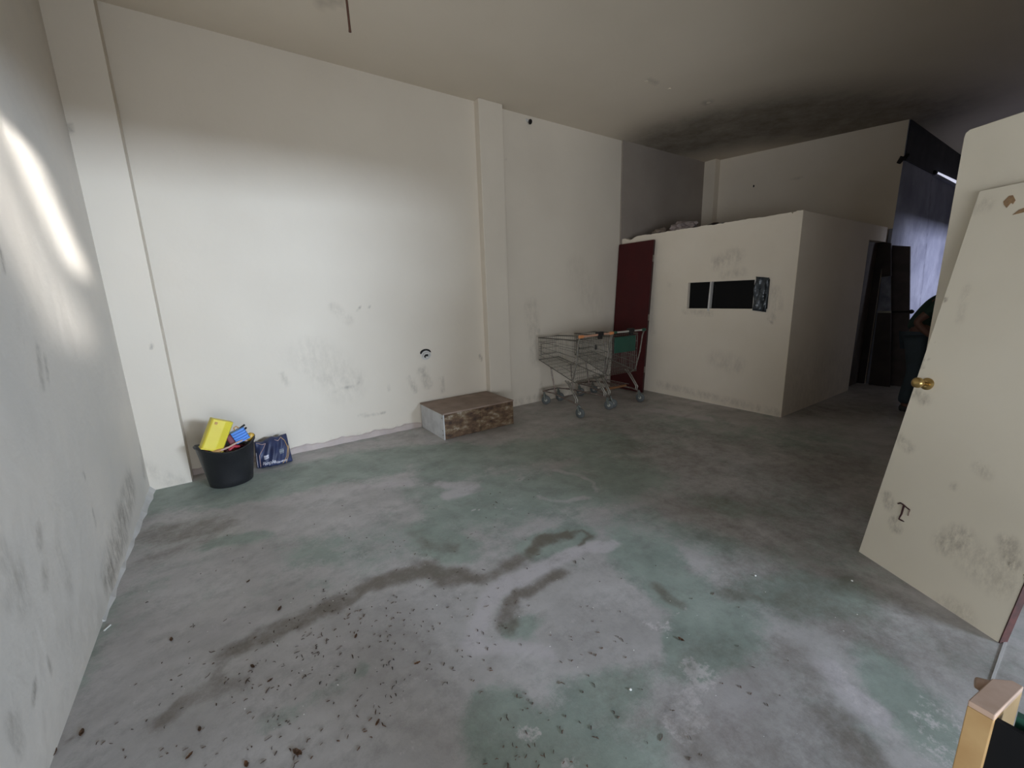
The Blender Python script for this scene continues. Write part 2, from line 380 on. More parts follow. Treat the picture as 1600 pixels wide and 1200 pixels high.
attr('brown', blobs(P, W, True))

# ---- left wall
lw = lambda uv: tuple(on(uv, 0, 0)); bw = lambda uv: tuple(on(uv, 1, D))
L_ = [([lw(q) for q in p], r, s) for p, r, s in [([(205,760),(180,850),(170,900)], .12, 1.1), ([(195,830),(168,905)], .08, 1.3), ([(70,560),(75,590)], .02, 1.1), ([(30,900),(35,940)], .06, .6), ([(70,890),(72,915)], .03, .8),
      ([(60,830),(62,850)], .03, .8), ([(55,1070),(52,1095)], .015, 1.3), ([(75,1030),(80,1045)], .01, 1.2), ([(20,1130),(30,1160)], .05, .8), ([(145,800),(150,820)], .015, 1.1), ([(220,700),(225,740)], .05, .9),
      ([(0,870),(20,930)], .07, .5), ([(90,860),(110,920)], .05, .4), ([(0,390),(6,420)], .02, 1.2), ([(130,740),(132,745)], .01, 1.5), ([(60,545),(66,600)], .03, .7), ([(100,1000),(150,950)], .1, .25)]]
us = ar(-.15, D, .02)
wl = grid('wall_left', (0, 0, 0), (0, 1, 0), (0, 0, 1), us, ar(0, H, .02), M_left, L_)
struct(wl)
# low damp patch of the wall's foot where the plaster kicks out
pts = [(0, y) for y in ar(2.6, 4.37, .1)]
fil = MB()
for i in range(len(pts)-1):
    y0, y1 = pts[i][1], pts[i+1][1]
    w0 = .012+.02*max(0, (y0-3.3))+.006*math.sin(y0*23); w1 = .012+.02*max(0, (y1-3.3))+.006*math.sin(y1*23)
    fil.add([(0, y0, 0), (w0, y0, 0), (0, y0, w0*1.3), (0, y1, 0), (w1, y1, 0), (0, y1, w1*1.3)], [(1, 4, 5, 2), (0, 2, 1), (3, 4, 5)])
struct(fil.build('baseboard_left', M_pvc))
# ---- long wall
L_ = [([bw(q) for q in p], r, s) for p, r, s in [([(560,485),(562,480)], .01, 1.6), ([(575,487),(577,478)], .008, 1.2), ([(490,560),(540,600)], .22, .27), ([(500,590),(560,595)], .08, .3), ([(660,580),(668,600)], .06, .8),
      ([(640,590),(650,610)], .03, .7), ([(690,590),(692,610)], .03, .7), ([(560,650),(600,645)], .012, .9), ([(440,585),(450,600)], .02, .5), ([(520,480),(545,500)], .05, .35), ([(750,555),(752,562)], .015, 1.2),
      ([(840,525),(842,515)], .025, .9), ([(845,600),(850,610)], .03, .7), ([(790,250)], .01, 1.2), ([(780,245)], .01, .8), ([(830,480),(836,560)], .12, .35), ([(900,420),(930,480)], .2, .2),
      ([(660,555)], .05, .5), ([(400,720),(640,668)], .06, .5), ([(810,630),(950,600)], .08, .6), ([(525,610),(560,600)], .012, 1.0), ([(605,600),(607,610)], .01, 1.0)]]
ho = bw((665, 554))
us = ar(-.1, 9.0, .025)
wb = grid('wall_back', (0, D, 0), (1, 0, 0), (0, 0, 1), us, ar(0, H, .025), M_wall, L_)
struct(wb)
# thicker render beyond the joint above the booth
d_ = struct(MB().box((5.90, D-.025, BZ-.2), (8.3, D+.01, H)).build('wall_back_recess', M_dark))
# ---- pier, pilaster
pr = grid('wall_left_pier', (0, 4.373, 0), (1, 0, 0), (0, 0, 1), ar(0, .277, .02), ar(0, H, .02), M_left,
          [([on(q, 1, 4.373) for q in p], r, s) for p, r, s in [([(228,515),(231,524)], .006, 2), ([(233,530),(237,544)], .003, 2), ([(106,195),(108,205)], .02, 1.2), ([(200,720),(280,755)], .06, .4)]])
struct(pr); pr.data.materials[0] = M_wall
struct(MB().box((.277-.001, 4.3735, 0), (.277, D, H)).build('wall_left_pier_return', M_wall))
struct(MB().box((3.404, 4.459, 0), (3.730, D+.01, H)).build('wall_back_pilaster', M_wall, bevel=.006))
# skirting: a lumpy low fillet at the long wall's foot
sk = MB()
xs_ = ar(.277, 2.47, .05)
def skp(x): return .018+.006*math.sin(x*31), .062+.010*math.sin(x*17)+.006*math.sin(x*53)
for a, b in zip(xs_[:-1], xs_[1:]):
    (t0, h0), (t1, h1) = skp(a), skp(b)
    sk.add([(a, D, 0), (a, D-t0, 0), (a, D-t0*.7, h0*.8), (a, D, h0), (b, D, 0), (b, D-t1, 0), (b, D-t1*.7, h1*.8), (b, D, h1)],
           [(1, 5, 6, 2), (2, 6, 7, 3), (0, 1, 2, 3), (4, 5, 6, 7)])
struct(sk.build('baseboard_back', M_trim))
# ---- ceiling
ce = lambda uv: tuple(on(uv, 2, H))
ceil = grid('ceiling', (0, 0, H), (1, 0, 0), (0, 1, 0), ar(-.1, FX, .06), ar(-.15, 4.7, .06), M_ceil,
            [([ce(q) for q in p], r, s) for p, r, s in [([(1080,215),(1200,190),(1300,185),(1390,190)], 1.0, .9), ([(1010,125),(1025,131)], .03, .3), ([(1105,160)], .06, .6), ([(500,5),(530,0)], .05, .4)]])
struct(ceil)
# ---- front wall with the wide street opening behind the camera
OX1, OZ = 3.62, 2.62
struct(MB().box((OX1, -.16, 0), (FX, .05, H)).build('wall_front', M_wall)) if False else None
fr = MB(); fr.box((-.1, -.16, OZ), (OX1, .05, H)); fr.box((OX1, -.16, 0), (10.2, .05, H)); fr.box((10.2, -.16, 2.3), (13.2, .05, H)); fr.box((10.2, -.16, 0), (13.2, .05, .1)); fr.box((13.2, -.16, 0), (FX, .05, H))
struct(fr.build('wall_front', M_wall))
struct(MB().box((2.2, .056, -.01), (OX1, .064, .003)).build('trim_1', M_line))
# ---- back wall above the booth, slanting a little
bwl = [([tuple(on(q, 0, 8.45)) for q in p], r, s) for p, r, s in [([(1177,291)], .04, 1.6), ([(1310,267)], .04, 1.4), ([(1373,222),(1382,219)], .04, 1.6), ([(1372,250),(1368,262)], .04, 1.4), ([(1366,310),(1362,345)], .03, 1.2), ([(1180,290),(1370,258)], .02, .7)]]
a0, a1 = Vector((8.10, D, BZ-.02)), Vector((8.76, 2.03, BZ-.02)); dd = (a1-a0); LL = dd.length; dd.normalize()
struct(MB().box((8.80, 2.015, 3.175), (FX, 2.04, H)).build('wall_passage_upper', mat('near_black_wall', (.05, .05, .06), .8, col2=(.03, .03, .035), scale=3)))  # upper strip of the passage wall, coloured near-black above the ledge
wr = grid('wall_right', tuple(a0), tuple(dd), (0, 0, 1), ar(0, LL, .03), ar(0, H-BZ+.02, .03), M_booth, bwl); struct(wr)
sol = wr.modifiers.new('thick', 'SOLIDIFY'); sol.thickness = .12; sol.offset = -1
pl = MB().box((8.02, 4.33, BZ), (8.16, D, H)); struct(pl.build('wall_right_pilaster', M_booth))
# ---- booth: front wall with hatch, side wall with doorway, roof slab
HY0, HY1, HZ0, HZ1 = 2.345, 3.375, 1.255, 1.595
ysb = sorted(set([round(v, 4) for v in ar(BY+.002, HY0, .03)+ar(HY0, HY1, .03)+ar(HY1, D, .03)]))
zsb = sorted(set([round(v, 4) for v in ar(0, HZ0, .03)+ar(HZ0, HZ1, .03)+ar(HZ1, BZ, .03)]))
random.seed(3)
def crumb(A, B):
    out = B.copy()
    for i in range(len(A)):
        if B[i] > BZ-.02:
            y = A[i]; n = noise.noise(Vector((y*7, 3.3, 0)))*.012+noise.noise(Vector((y*30, 1.3, 0)))*.008
            if 4.28 < y < 4.47: n -= .035*math.sin((y-4.28)/.19*math.pi)
            if 2.15 < y < 2.19: n -= .03
            out[i] = B[i]+n+(y-BY)*.006
    return out
B_ = [([tuple(on(q, 0, BX)) for q in p], r, s) for p, r, s in [([(1120,410),(1150,400)], .10, .55), ([(1118,560),(1150,570)], .12, .35), ([(1130,430),(1160,425)], .06, .4), ([(1202,500),(1204,503)], .015, 1.6), ([(1208,458)], .015, 1.4),
      ([(1045,445)], .03, .6), ([(1070,486),(1110,490)], .04, .5), ([(1205,495)], .06, .45), ([(1118,373)], .012, 1.4), ([(1178,368)], .012, 1.4), ([(1030,600),(1215,645)], .05, .5), ([(1015,420),(1020,520)], .05, .3), ([(1212,455),(1215,480)], .06, .5)]]
bf = grid('wall_booth_front', (BX, 0, 0), (0, 1, 0), (0, 0, 1), ysb, zsb, M_booth, B_, hole=[(HY0, HY1, HZ0, HZ1)], zfun=crumb)
struct(bf); s_ = bf.modifiers.new('thick', 'SOLIDIFY'); s_.thickness = .10; s_.offset = -1
if True:
    # make sure thickness goes inwards (+X)
    me_ = bf.data; me_.calc_loop_triangles()
    s_.offset = 1 if me_.polygons[0].normal.x > 0 else -1
DX0, DX1, DZ = 8.04, 8.72, 2.09
xsb = sorted(set([round(v, 4) for v in ar(BX+.002, DX0, .05)+ar(DX0, DX1, .05)+ar(DX1, 8.76, .02)]))
zs2 = sorted(set([round(v, 4) for v in ar(0, DZ, .05)+ar(DZ, BZ, .05)]))
bs = grid('wall_booth_side', (0, BY, 0), (1, 0, 0), (0, 0, 1), xsb, zs2, M_booth, [([(6.2, BY, .2), (8, BY, .3)], .5, .3)], hole=[(DX0, DX1, 0, DZ)])
struct(bs); s_ = bs.modifiers.new('thick', 'SOLIDIFY'); s_.thickness = .10; s_.offset = -1
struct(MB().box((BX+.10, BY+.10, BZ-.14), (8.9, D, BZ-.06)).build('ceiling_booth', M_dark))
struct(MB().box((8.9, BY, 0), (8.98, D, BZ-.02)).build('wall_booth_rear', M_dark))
# ---- passage: blue lit wall, far wall
zb = [([tuple(on(q, 1, 2.03)) for q in p], r, s) for p, r, s in [([(1455,285),(1448,380),(1437,480)], .05, 1.2), ([(1440,380),(1400,400)], .4, .5), ([(1470,420),(1430,460)], .3, .4)]]
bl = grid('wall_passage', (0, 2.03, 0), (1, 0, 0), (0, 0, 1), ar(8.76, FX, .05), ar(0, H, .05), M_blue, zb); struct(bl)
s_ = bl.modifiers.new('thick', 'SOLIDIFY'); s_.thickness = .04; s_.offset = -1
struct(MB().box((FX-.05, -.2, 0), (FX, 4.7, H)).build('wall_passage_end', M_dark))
struct(MB().box((10.3, 1.985, 3.155), (13.5, 2.028, 3.185)).build('trim_2', M_blue))
# ---- the street in front
st_ = MB(); st_.box((-8, -9, -.12), (FX, -.15, -.02)); struct(st_.build('floor_street', M_pave))
struct(MB().box((-8, -9.4, -.1), (FX, -9, 5.0)).build('wall_street_opposite', M_facade))

# ------------------------------------------------------------------ plugs, outlet, hook, rod
def disc(name, c, nrm, r, m, parent, d=.004, n=10):
    q = Vector(nrm).to_track_quat('Z', 'Y').to_matrix()
    return MB().lathe([(r*.9, 0), (r, d*.5), (r*.8, d)], n, c, M=q).build(name, m, parent)
disc('wall_plug', on((1177, 291), 0, 8.30), (-1, 0, 0), .022, M_hole, wr, n=8)
# open conduit box in the long wall
oc = Vector(ho)
ot = thing('pipe_outlet', 'broken hole in the long wall with pale pipe stubs above the wooden box', 'outlet', (oc.x, D, oc.z))
MB().lathe([(.058, 0), (.062, .006), (.05, .010), (.046, .004)], 20, (oc.x, D-.001, oc.z), M=Vector((0, -1, 0)).to_track_quat('Z', 'Y').to_matrix()).build('broken_rim', M_pvc, ot)
hm = MB()
arc = [(oc.x+.062*math.cos(t), D-.008, oc.z+.012+.045*math.sin(t)) for t in np.linspace(.1, math.pi-.0, 12)]
hm.tube(arc, [.004, .008, .010, .011, .011, .010, .011, .011, .012, .012, .010, .005], 6); hm.build('dark_gap', M_hole, ot)
MB().lathe([(.028, 0), (.028, .004), (.02, .005)], 14, (oc.x-.002, D-.010, oc.z-.01), M=Vector((0, -1, 0)).to_track_quat('Z', 'Y').to_matrix()).build('dark_mouth', M_hole, ot)
MB().tube([(oc.x-.045, D-.02, oc.z-.03), (oc.x-.03, D-.03, oc.z+.012), (oc.x+.01, D-.035, oc.z+.018), (oc.x+.045, D-.025, oc.z+.02), (oc.x+.05, D-.015, oc.z-.02)], .010, 8).build('pipe_stub', M_pvc, ot)
MB().tube([(oc.x, D, oc.z-.025), (oc.x, D-.04, oc.z-.028)], .012, 8).build('pipe_stub', M_pvc, ot)
hk = on((826, 191), 1, D-.01)
ht = thing('pipe_end', 'small dark pipe end high on the long wall right of the pilaster', 'pipe', (hk.x, D, hk.z))
MB().tube([(hk.x-.03, D+.01, hk.z+.03), (hk.x, D-.03, hk.z)], .016, 10).build('pipe', M_pvc, ht)
q_ = Vector((.3, -1, -.3)).to_track_quat('Z', 'Y').to_matrix()
MB().lathe([(.026, 0), (.03, .012), (.026, .02), (.014, .02), (.014, .012)], 14, (hk.x, D-.03, hk.z), M=q_).build('ring', M_dkmetal, ht)
# dark hook on the back wall's free edge
hp = on((1406, 251), 1, 2.02)
MB().tube([(hp.x, 2.03, hp.z-.03), (hp.x-.02, 1.99, hp.z+.03), (hp.x+.02, 1.96, hp.z+.05), (hp.x+.05, 1.98, hp.z)], [.025, .035, .03, .012], 8).build('cable_stub', M_hole, wr, smooth=True)
rb = on((547, 50), 1, 3.2); rtp = Vector((rb.x-.01, 3.2, H))
rd = thing('hanging_rod', 'thin rusty rod hanging from the ceiling', 'rod', (rb.x, rb.y, H))
MB().tube([rb, rb+Vector((0, 0, .02)), (rb.x-.004, 3.2, rb.z+.3), rtp], [.010, .008, .008, .008], 8).build('rod', M_rod, rd)
MB().lathe([(.03, 0), (.03, .01), (.01, .02)], 12, (rtp.x, 3.2, H-.02)).build('ceiling_cap', M_rod, rd)
for uv in [(1010,127), (1046,139), (1107,160)]:
    c = on(uv, 2, H); disc('ceiling_patch', (c.x, c.y, H-.001), (0, 0, -1), .025, M_ceil, ceil, d=.006)

# ------------------------------------------------------------------ wooden box
bx0, bx1, by0, by1 = 2.475, 3.382, 3.925, 4.535
t = thing('wooden_box', 'low wooden box with brown plywood top and peeling front against the long wall', 'box', ((bx0+bx1)/2, (by0+by1)/2, 0))
MB().box((bx0+.012, by0, .004), ((bx0+bx1)/2, by0+.015, .278)).build('front_panel', M_mott, t, bevel=.002)
MB().box(((bx0+bx1)/2+.004, by0, .004), (bx1-.012, by0+.015, .278)).build('front_panel', M_mott, t, bevel=.002)
tag(MB().box((bx0, by0, 0), (bx0+.012, by1, .28)).build('side_panel', M_white_side, t, bevel=.002), 'white painted side panel')
MB().box((bx1-.012, by0, 0), (bx1, by1, .28)).build('side_panel', M_mott, t, bevel=.002)
MB().box((bx0+.012, by1-.012, 0), (bx1-.012, by1, .28)).build('back_panel', M_mott, t)
tag(MB().box((bx0-.006, by0-.008, .28), (bx1+.002, by1, .296)).build('lid', M_wood_top, t, bevel=.003), 'smooth brown plywood lid')
for z in (.05, .1, .24):
    disc('nail', (bx0-.001, by0+.03, z), (-1, 0, 0), .006, M_rod, t, d=.003, n=8)

# ------------------------------------------------------------------ tub and its contents
tx, ty = .565, 4.16
def ell(r, z, ex=1, ey=1): return (r, z)
t = thing('rubber_tub', 'black flexible rubber tub standing by the left corner pier', 'tub', (tx, ty, 0))
prof = [(.150, .0), (.158, .006), (.166, .06), (.205, .325), (.214, .332), (.216, .345), (.207, .350), (.198, .342), (.160, .07), (.150, .015)]
m_ = MB(); k = len(prof); n_ = 48
for (r, z) in prof:
    for j in range(n_):
        a = 2*math.pi*j/n_
        rr = r*(1+.02*math.cos(2*a)*(z/.35)); zz = z+(.028*(z/.35)*math.cos(2*(a-.2)))
        m_.v.append(Vector((tx+rr*math.cos(a)*1.0, ty+rr*math.sin(a)*.92, zz)))
for i in range(k-1):
    for j in range(n_): m_.f.append((i*n_+j, i*n_+(j+1) % n_, (i+1)*n_+(j+1) % n_, (i+1)*n_+j))
m_.f.append(tuple(range(n_))[::-1]); m_.f.append(tuple((k-1)*n_+j for j in range(n_)))
m_.build('bowl', M_black, t, smooth=True)
# yellow case, leaning out of the tub
def frame(c, right, upv):
    r = Vector(right).normalized(); u = Vector(upv); u = (u-r*u.dot(r)).normalized(); f = r.cross(u)
    return Matrix(((r.x, u.x, f.x, c[0]), (r.y, u.y, f.y, c[1]), (r.z, u.z, f.z, c[2]), (0, 0, 0, 1)))
yt = thing('yellow_case', 'bright yellow plastic case leaning out of the black tub', 'case', (.51, 4.12, .33))
Mx = frame((.525, 4.10, .450), (1, .18, -.50), (.56, .12, 1))
pf = [(-.085, -.035), (-.075, -.05), (0.012, -.056), (.066, -.036), (.074, -.02), (.074, .04), (-.085, .04)]
m_ = MB(); m_.add([Mx @ Vector((x, y, -z)) for y in (-.125, .125) for (x, z) in pf], [tuple(range(7)), tuple(range(7, 14))]+[(i, (i+1) % 7, 7+(i+1) % 7, 7+i) for i in range(7)])
m_.build('shell', M_yellow, yt, bevel=.005)
m_ = MB(); m_.box((-.088, -.129, -.044), (.077, -.122, .058), Mx); m_.build('rim', M_yellow, yt, bevel=.002)
MB().box((-.06, .085, .048), (-.04, .105, .056), Mx).build('catch', M_strap, yt, bevel=.002)
# blue ribbed toy
bt = thing('blue_ribbed_float', 'blue ribbed plastic piece with maroon cap lying in the black tub', 'toy', (.66, 4.14, .34))
Mb = frame((.672, 4.13, .405), (.93, .1, .33), (-.33, .05, .93))
m_ = MB()
for i in range(5): m_.box((-.05, -.052+i*.023, -.035), (.058, -.040+i*.023, .056), Mb)
m_.box((-.048, -.048, -.03), (.053, .05, .040), Mb); m_.build('ribbed_body', M_blueT, bt, bevel=.003)
MB().box((-.095, -.055, -.035), (-.05, .050, .045), Mb).build('end_cap', M_maroon, bt, bevel=.010)
for y in (.02, .048): MB().tube([Mb @ Vector((.03, y, 0)), Mb @ Vector((.075, y+.012, .01))], .008, 8).build('spout', M_dkmetal, bt)
MB().tube([Mb @ Vector((-.01, .05, 0)), Mb @ Vector((-.005, .075, 0)), Mb @ Vector((.015, .078, 0)), Mb @ Vector((.025, .055, 0))], .006, 6).build('loop', M_strap, bt)
# straps and bits
s1 = MB(); W_ = [(.46, 4.07, .325), (.50, 4.045, .325), (.54, 4.035, .33), (.59, 4.035, .345), (.64, 4.05, .362), (.69, 4.08, .368), (.72, 4.11, .35)]
s1.tube(W_, .008, 6); tag(s1.build('tan_strap', M_pink, smooth=True), 'pale tan strap curling across the things in the tub', 'strap')
s2 = MB(); s2.tube([(.43, 4.10, .335), (.44, 4.09, .372), (.47, 4.075, .365), (.49, 4.06, .345), (.53, 4.06, .33)], .007, 6)
tag(s2.build('orange_rope', M_strap, smooth=True), 'orange rope looped under the yellow case', 'rope')
m_ = MB(); m_.lathe([(.035, 0), (.045, .012), (.04, .025), (.02, .03)], 20, (.50, 4.06, .312)); tag(m_.build('orange_disc', M_strap, smooth=True), 'round orange disc below the yellow case in the tub', 'disc')
m_ = MB()
for a in range(5):
    an = a*1.256; m_.tube([(.435, 4.10, .33), (.435+.02*math.cos(an), 4.10+.02*math.sin(an), .355), (.435+.032*math.cos(an), 4.10+.032*math.sin(an), .368)], [.012, .008, .004], 6)
tag(m_.build('red_star_toy', M_redt, smooth=True), 'small red rubber toy at the left side of the tub', 'toy')
m_ = MB(); m_.lathe([(.018, 0), (.028, .01), (.028, .055), (.018, .07)], 18, (0, 0, 0), M=Matrix.Rotation(.4, 3, 'Y')); 
for v in m_.v: v += Vector((.735, 4.16, .33))
tag(m_.build('orange_bottle', mat('orange_yellow_plastic', (.70, .42, .06), .4), smooth=True), 'small orange yellow bottle at the right rim of the tub', 'bottle')
m_ = MB(); m_.tube([(.585, 4.06, .31), (.62, 4.07, .335), (.655, 4.09, .315)], .014, 8); tag(m_.build('pink_tube', M_redt, smooth=True), 'short pinkish red tube in the middle of the tub', 'tube')
random.seed(5)
m_ = MB()
for i in range(60):
    a = random.random()*6.28; r = random.random()**.5*.15; p = Vector((tx+r*math.cos(a), ty+r*.9*math.sin(a), .24+random.random()*.05))
    d = Vector((random.uniform(-1, 1), random.uniform(-1, 1), random.uniform(-.3, .3))).normalized()*.035
    m_.tube([p-d, p, p+d], .012, 5)
tag(m_.build('tangled_straps', M_maroon), 'dark red tangle of straps filling the black tub', 'straps', kind='stuff')

# ------------------------------------------------------------------ navy printed sack
sx0, sx1, sy, sz = .775, 1.045, 4.30, .25
t = thing('navy_sack', 'crumpled navy blue printed sack lying beside the black tub', 'bag', ((sx0+sx1)/2, sy+.04, 0))
nu, nv = 36, 28; m_ = MB()
def sack(u, v, side):
    x = sx0+(sx1-sx0)*u+.02*(1-v)*(u-.5)*1.4
    top = sz*(.93+.10*u-.07*math.exp(-((u-.22)/.12)**2)+.03*math.exp(-((u-.5)/.1)**2)-.03*math.exp(-((u-.72)/.1)**2))
    z = .004+top*v
    th = (math.sin(math.pi*min(max(u, 0), 1))**.45)*((1-v)**.5*.9+.12)*(.3+.7*min(1, v*9+.2))*.085+.002
    wob = .008*math.sin(u*17+v*4)*v+.006*math.sin(u*31-v*9)
    y = sy+.045+side*(th)+(wob if side < 0 else 0)+v*.07
    return Vector((x, y, z))
for side in (-1, 1):
    k = len(m_.v)
    for i in range(nu+1):
        for j in range(nv+1): m_.v.append(sack(i/nu, j/nv, side))
    for i in range(nu):
        for j in range(nv):
            a = k+i*(nv+1)+j; m_.f.append((a, a+nv+1, a+nv+2, a+1))
k1 = (nu+1)*(nv+1)
for i in range(nu):
    for j in (0, nv):
        a = i*(nv+1)+j; m_.f.append((a, a+nv+1, k1+a+nv+1, k1+a))
for j in range(nv):
    for i in (0, nu):
        a = i*(nv+1)+j; m_.f.append((a, a+1, k1+a+1, k1+a))
m_.build('sack_body', M_navy, t, smooth=True)
def ribbon(pts, wid, name, m, parent, side=-1, off=.003):
    mm = MB(); P_ = [sack(u, v, side)+Vector((0, -off, 0)) for u, v in pts]
    mm.tube(P_, wid, 5); return mm.build(name, m, parent)
interp = lambda ps, n=8: [tuple(np.array(a)*(1-q)+np.array(b)*q) for a, b in zip(ps[:-1], ps[1:]) for q in np.linspace(0, 1, n, endpoint=False)]+[ps[-1]]
ribbon(interp([(.10, .05), (.10, .52), (.16, .66), (.32, .90), (.05, .97)]), .0022, 'printed_line', M_pink, t)
ribbon(interp([(.03, .05), (.02, .6)]), .002, 'printed_line', M_print, t)
ribbon(interp([(.80, .98), (.90, .80), (.94, .55), (.86, .28), (.70, .07)]), .003, 'printed_stripe', M_gold, t)
ribbon(interp([(.97, .60), (.93, .32), (.80, .07)]), .003, 'printed_stripe', M_gold, t)
ribbon(interp([(.80, .98), (.70, .88), (.60, .93)]), .002, 'printed_line', M_pink, t)
def patch(u0, u1, v0, v1, name, m, parent):
    mm = MB(); n = 6
    for i in range(n+1):
        for j in range(n+1): mm.v.append(sack(u0+(u1-u0)*i/n, v0+(v1-v0)*j/n, -1)+Vector((0, -.0035, 0)))
    for i in range(n):
        for j in range(n): a = i*(n+1)+j; mm.f.append((a, a+n+1, a+n+2, a+1))
    return mm.build(name, m, parent)
for (a, b) in ((.365, .41), (.425, .50)): patch(.22, .35, a, b, 'printed_mark', M_print, t)
pm = mat('faded_print', (.22, .24, .27), .5); patch(.68, .80, .42, .45, 'printed_badge', pm, t); patch(.67, .81, .46, .54, 'printed_badge', pm, t); patch(.68, .80, .55, .58, 'printed_badge', pm, t)
def text_part(txt, size, m, parent, fn, name, shear=.2):
    cu = bpy.data.curves.new('t', 'FONT'); cu.body = txt; cu.size = size; cu.shear = shear; cu.offset = .0006
    to = bpy.data.objects.new('t', cu); COL.objects.link(to); bpy.context.view_layer.update()
    me = bpy.data.meshes.new_from_object(to.evaluated_get(bpy.context.evaluated_depsgraph_get()))
    bpy.data.objects.remove(to)
    off = parent.location
    for v in me.vertices: v.co = fn(v.co.x, v.co.y)-off
    me.materials.clear(); me.materials.append(m); o = bpy.data.objects.new(name, me); COL.objects.link(o); o.parent = parent; return o
text_part('Rople', .042, M_print, t, lambda x, y: sack(.15+x/(sx1-sx0), .16+y/sz, -1)+Vector((0, -.006, 0)), 'lettering')
text_part('Alimento', .026, M_print, t, lambda x, y: sack(.48+x/(sx1-sx0), .135+y/sz, -1)+Vector((0, -.006, 0)), 'lettering')


# ------------------------------------------------------------------ shopping trolleys
def caster(parent, x, y, z1, ang):
    ex = Vector((math.cos(ang), math.sin(ang), 0)); sd = Vector((-ex.y, ex.x, 0))
    c = Vector((x, y, .0625)) + ex*.025
    q = sd.to_track_quat('Z', 'Y').to_matrix()
    f = MB(); f.tube([(x, y, z1), (x, y, .145)], .012, 8)
    for s in (-1, 1):
        a = Vector((x, y, .145))+sd*s*.020; f.tube([Vector((x, y, .145)), a, c+sd*s*.020], [.012, .014, .010], 6)
    fk = f.build('caster_fork', M_fork, parent, local=True)
    wm = MB(); wm.lathe([(.020, -.012), (.055, -.014), (.0625, -.008), (.0625, .008), (.055, .014), (.020, .012)], 22, c, M=q)
    wm.build('wheel', M_wheel, fk, local=True, smooth=True)
    hb = MB(); hb.lathe([(.018, -.017), (.022, -.013), (.022, .013), (.018, .017)], 12, c, M=q); hb.build('hub', M_lgrey, fk, local=True)
def trolley(label, loc, rz, hcol, seat_green, casters):
    t = thing('shopping_trolley', label, 'trolley', loc, rz, 'shopping trolleys by the red door')
    # local axes: x across, y forward (towards the wall); handle at y = 0
    hw = .29; L1 = .86
    # basket corner profile: (y, half width, z bottom, z top)
    def bk(s): # s 0..1 rear to front
        return (.10+s*(L1-.10), hw-.02-s*.085, .43+s*.20, .93-s*.0)
    b = MB()
    r = .0021
    rim = [(-bk(0)[1], bk(0)[0], .95), (-bk(1)[1], bk(1)[0], .93), (bk(1)[1], bk(1)[0], .93), (bk(0)[1], bk(0)[0], .95)]
    b.tube(rim, .0075, 8, closed=True)
    low = [(-bk(0)[1], bk(0)[0], .43), (-bk(1)[1], bk(1)[0], .63), (bk(1)[1], bk(1)[0], .63), (bk(0)[1], bk(0)[0], .43)]
    b.tube(low, .006, 6, closed=True)
    for sx in (-1, 1):
        for i in range(23):     # vertical side wires
            y, w_, z0, z1 = bk(i/22); b.tube([(sx*w_, y, z0), (sx*w_, y, .95-.02*i/22)], r, 4)
        for k_ in (.22, .42, .62, .82):    # horizontal side wires
            p = []
            for i in (0, 1):
                y, w_, z0, z1 = bk(i); p.append((sx*w_, y, z0+(z1-z0)*k_))
            b.tube(p, r*1.2, 4)
    y, w_, z0, z1 = bk(1)
    for i in range(11):         # front wires
        x = -w_+2*w_*i/10; b.tube([(x, y, z0), (x, y, z1)], r, 4)
    for k_ in (.2, .5, .8): b.tube([(-w_, y, z0+(z1-z0)*k_), (w_, y, z0+(z1-z0)*k_)], r*1.2, 4)
    for i in range(15):         # bottom wires
        f_ = i/14; b.tube([((-1+2*f_)*bk(0)[1], bk(0)[0], .43), ((-1+2*f_)*bk(1)[1], bk(1)[0], .63)], r, 4)
    for i in range(9):
        y, w_, z0, z1 = bk(i/8); b.tube([(-w_, y, z0), (w_, y, z0)], r, 4)
    b.build('basket', M_wire, t, local=True)
    # rear gate
    g = MB(); y = .10; w_ = bk(0)[1]-.01
    for i in range(17):
        x = -w_+2*w_*i/16; g.tube([(x, y, .45), (x, y-.015, .93)], r, 4)
    for z in (.45, .55, .65, .75, .85, .93): g.tube([(-w_, y-.008, z), (w_, y-.008, z)], r*1.3, 4)
    g.build('rear_gate', M_wire, t, local=True)
    # front label frame
    f_ = MB(); yy, ww, _, _ = bk(1); f_.tube([(-ww+.05, yy+.006, .84), (ww-.05, yy+.006, .84), (ww-.05, yy+.006, .70), (-ww+.05, yy+.006, .70)], .005, 6, closed=True)
    f_.build('front_frame', M_steeld, t, local=True)
    # uprights from the casters to the handle
    for sx in (-1, 1):
        u = MB(); u.tube([(sx*(hw-.015), .20, .40), (sx*(hw-.01), .13, .44), (sx*(hw-.005), .06, .70), (sx*hw, .03, .93), (sx*hw, .0, 1.0)], .009, 8)
        u.build('upright', M_steel, t, local=True, smooth=True)
    h = MB(); h.tube([(-hw, 0, 1.0), (hw, 0, 1.0)], .012, 10); h.build('handle_bar', hcol[0], t, local=True, smooth=True)
    for sx in (-1, 1):
        e = MB(); e.tube([(sx*(hw-.055), 0, 1.0), (sx*(hw-.04), 0, 1.0), (sx*(hw+.012), 0, 1.0)], [.016, .020, .020], 10); e.build('handle_end', hcol[1], t, local=True, smooth=True)
    e = MB(); e.box((hcol[2]-.045, -.025, .985), (hcol[2]+.045, .035, 1.035)); e.box((hcol[2]-.02, -.02, .945), (hcol[2]+.025, .02, .99)); e.build('coin_lock', M_dkmetal, t, local=True, bevel=.005)
    # legs: twin tubes slanting back down from the basket floor, then the chassis
    for sx in (-1, 1):
        for o_ in (0, .045):
            l = MB(); x = sx*(hw-.035)
            l.tube([(x, .24+o_, .43), (x, .17+o_*.9, .36), (x+sx*.01, .06+o_*.7, .215), (x+sx*.01, .075+o_*.5, .165)], .0085, 8); l.build('leg', M_steel, t, local=True, smooth=True)
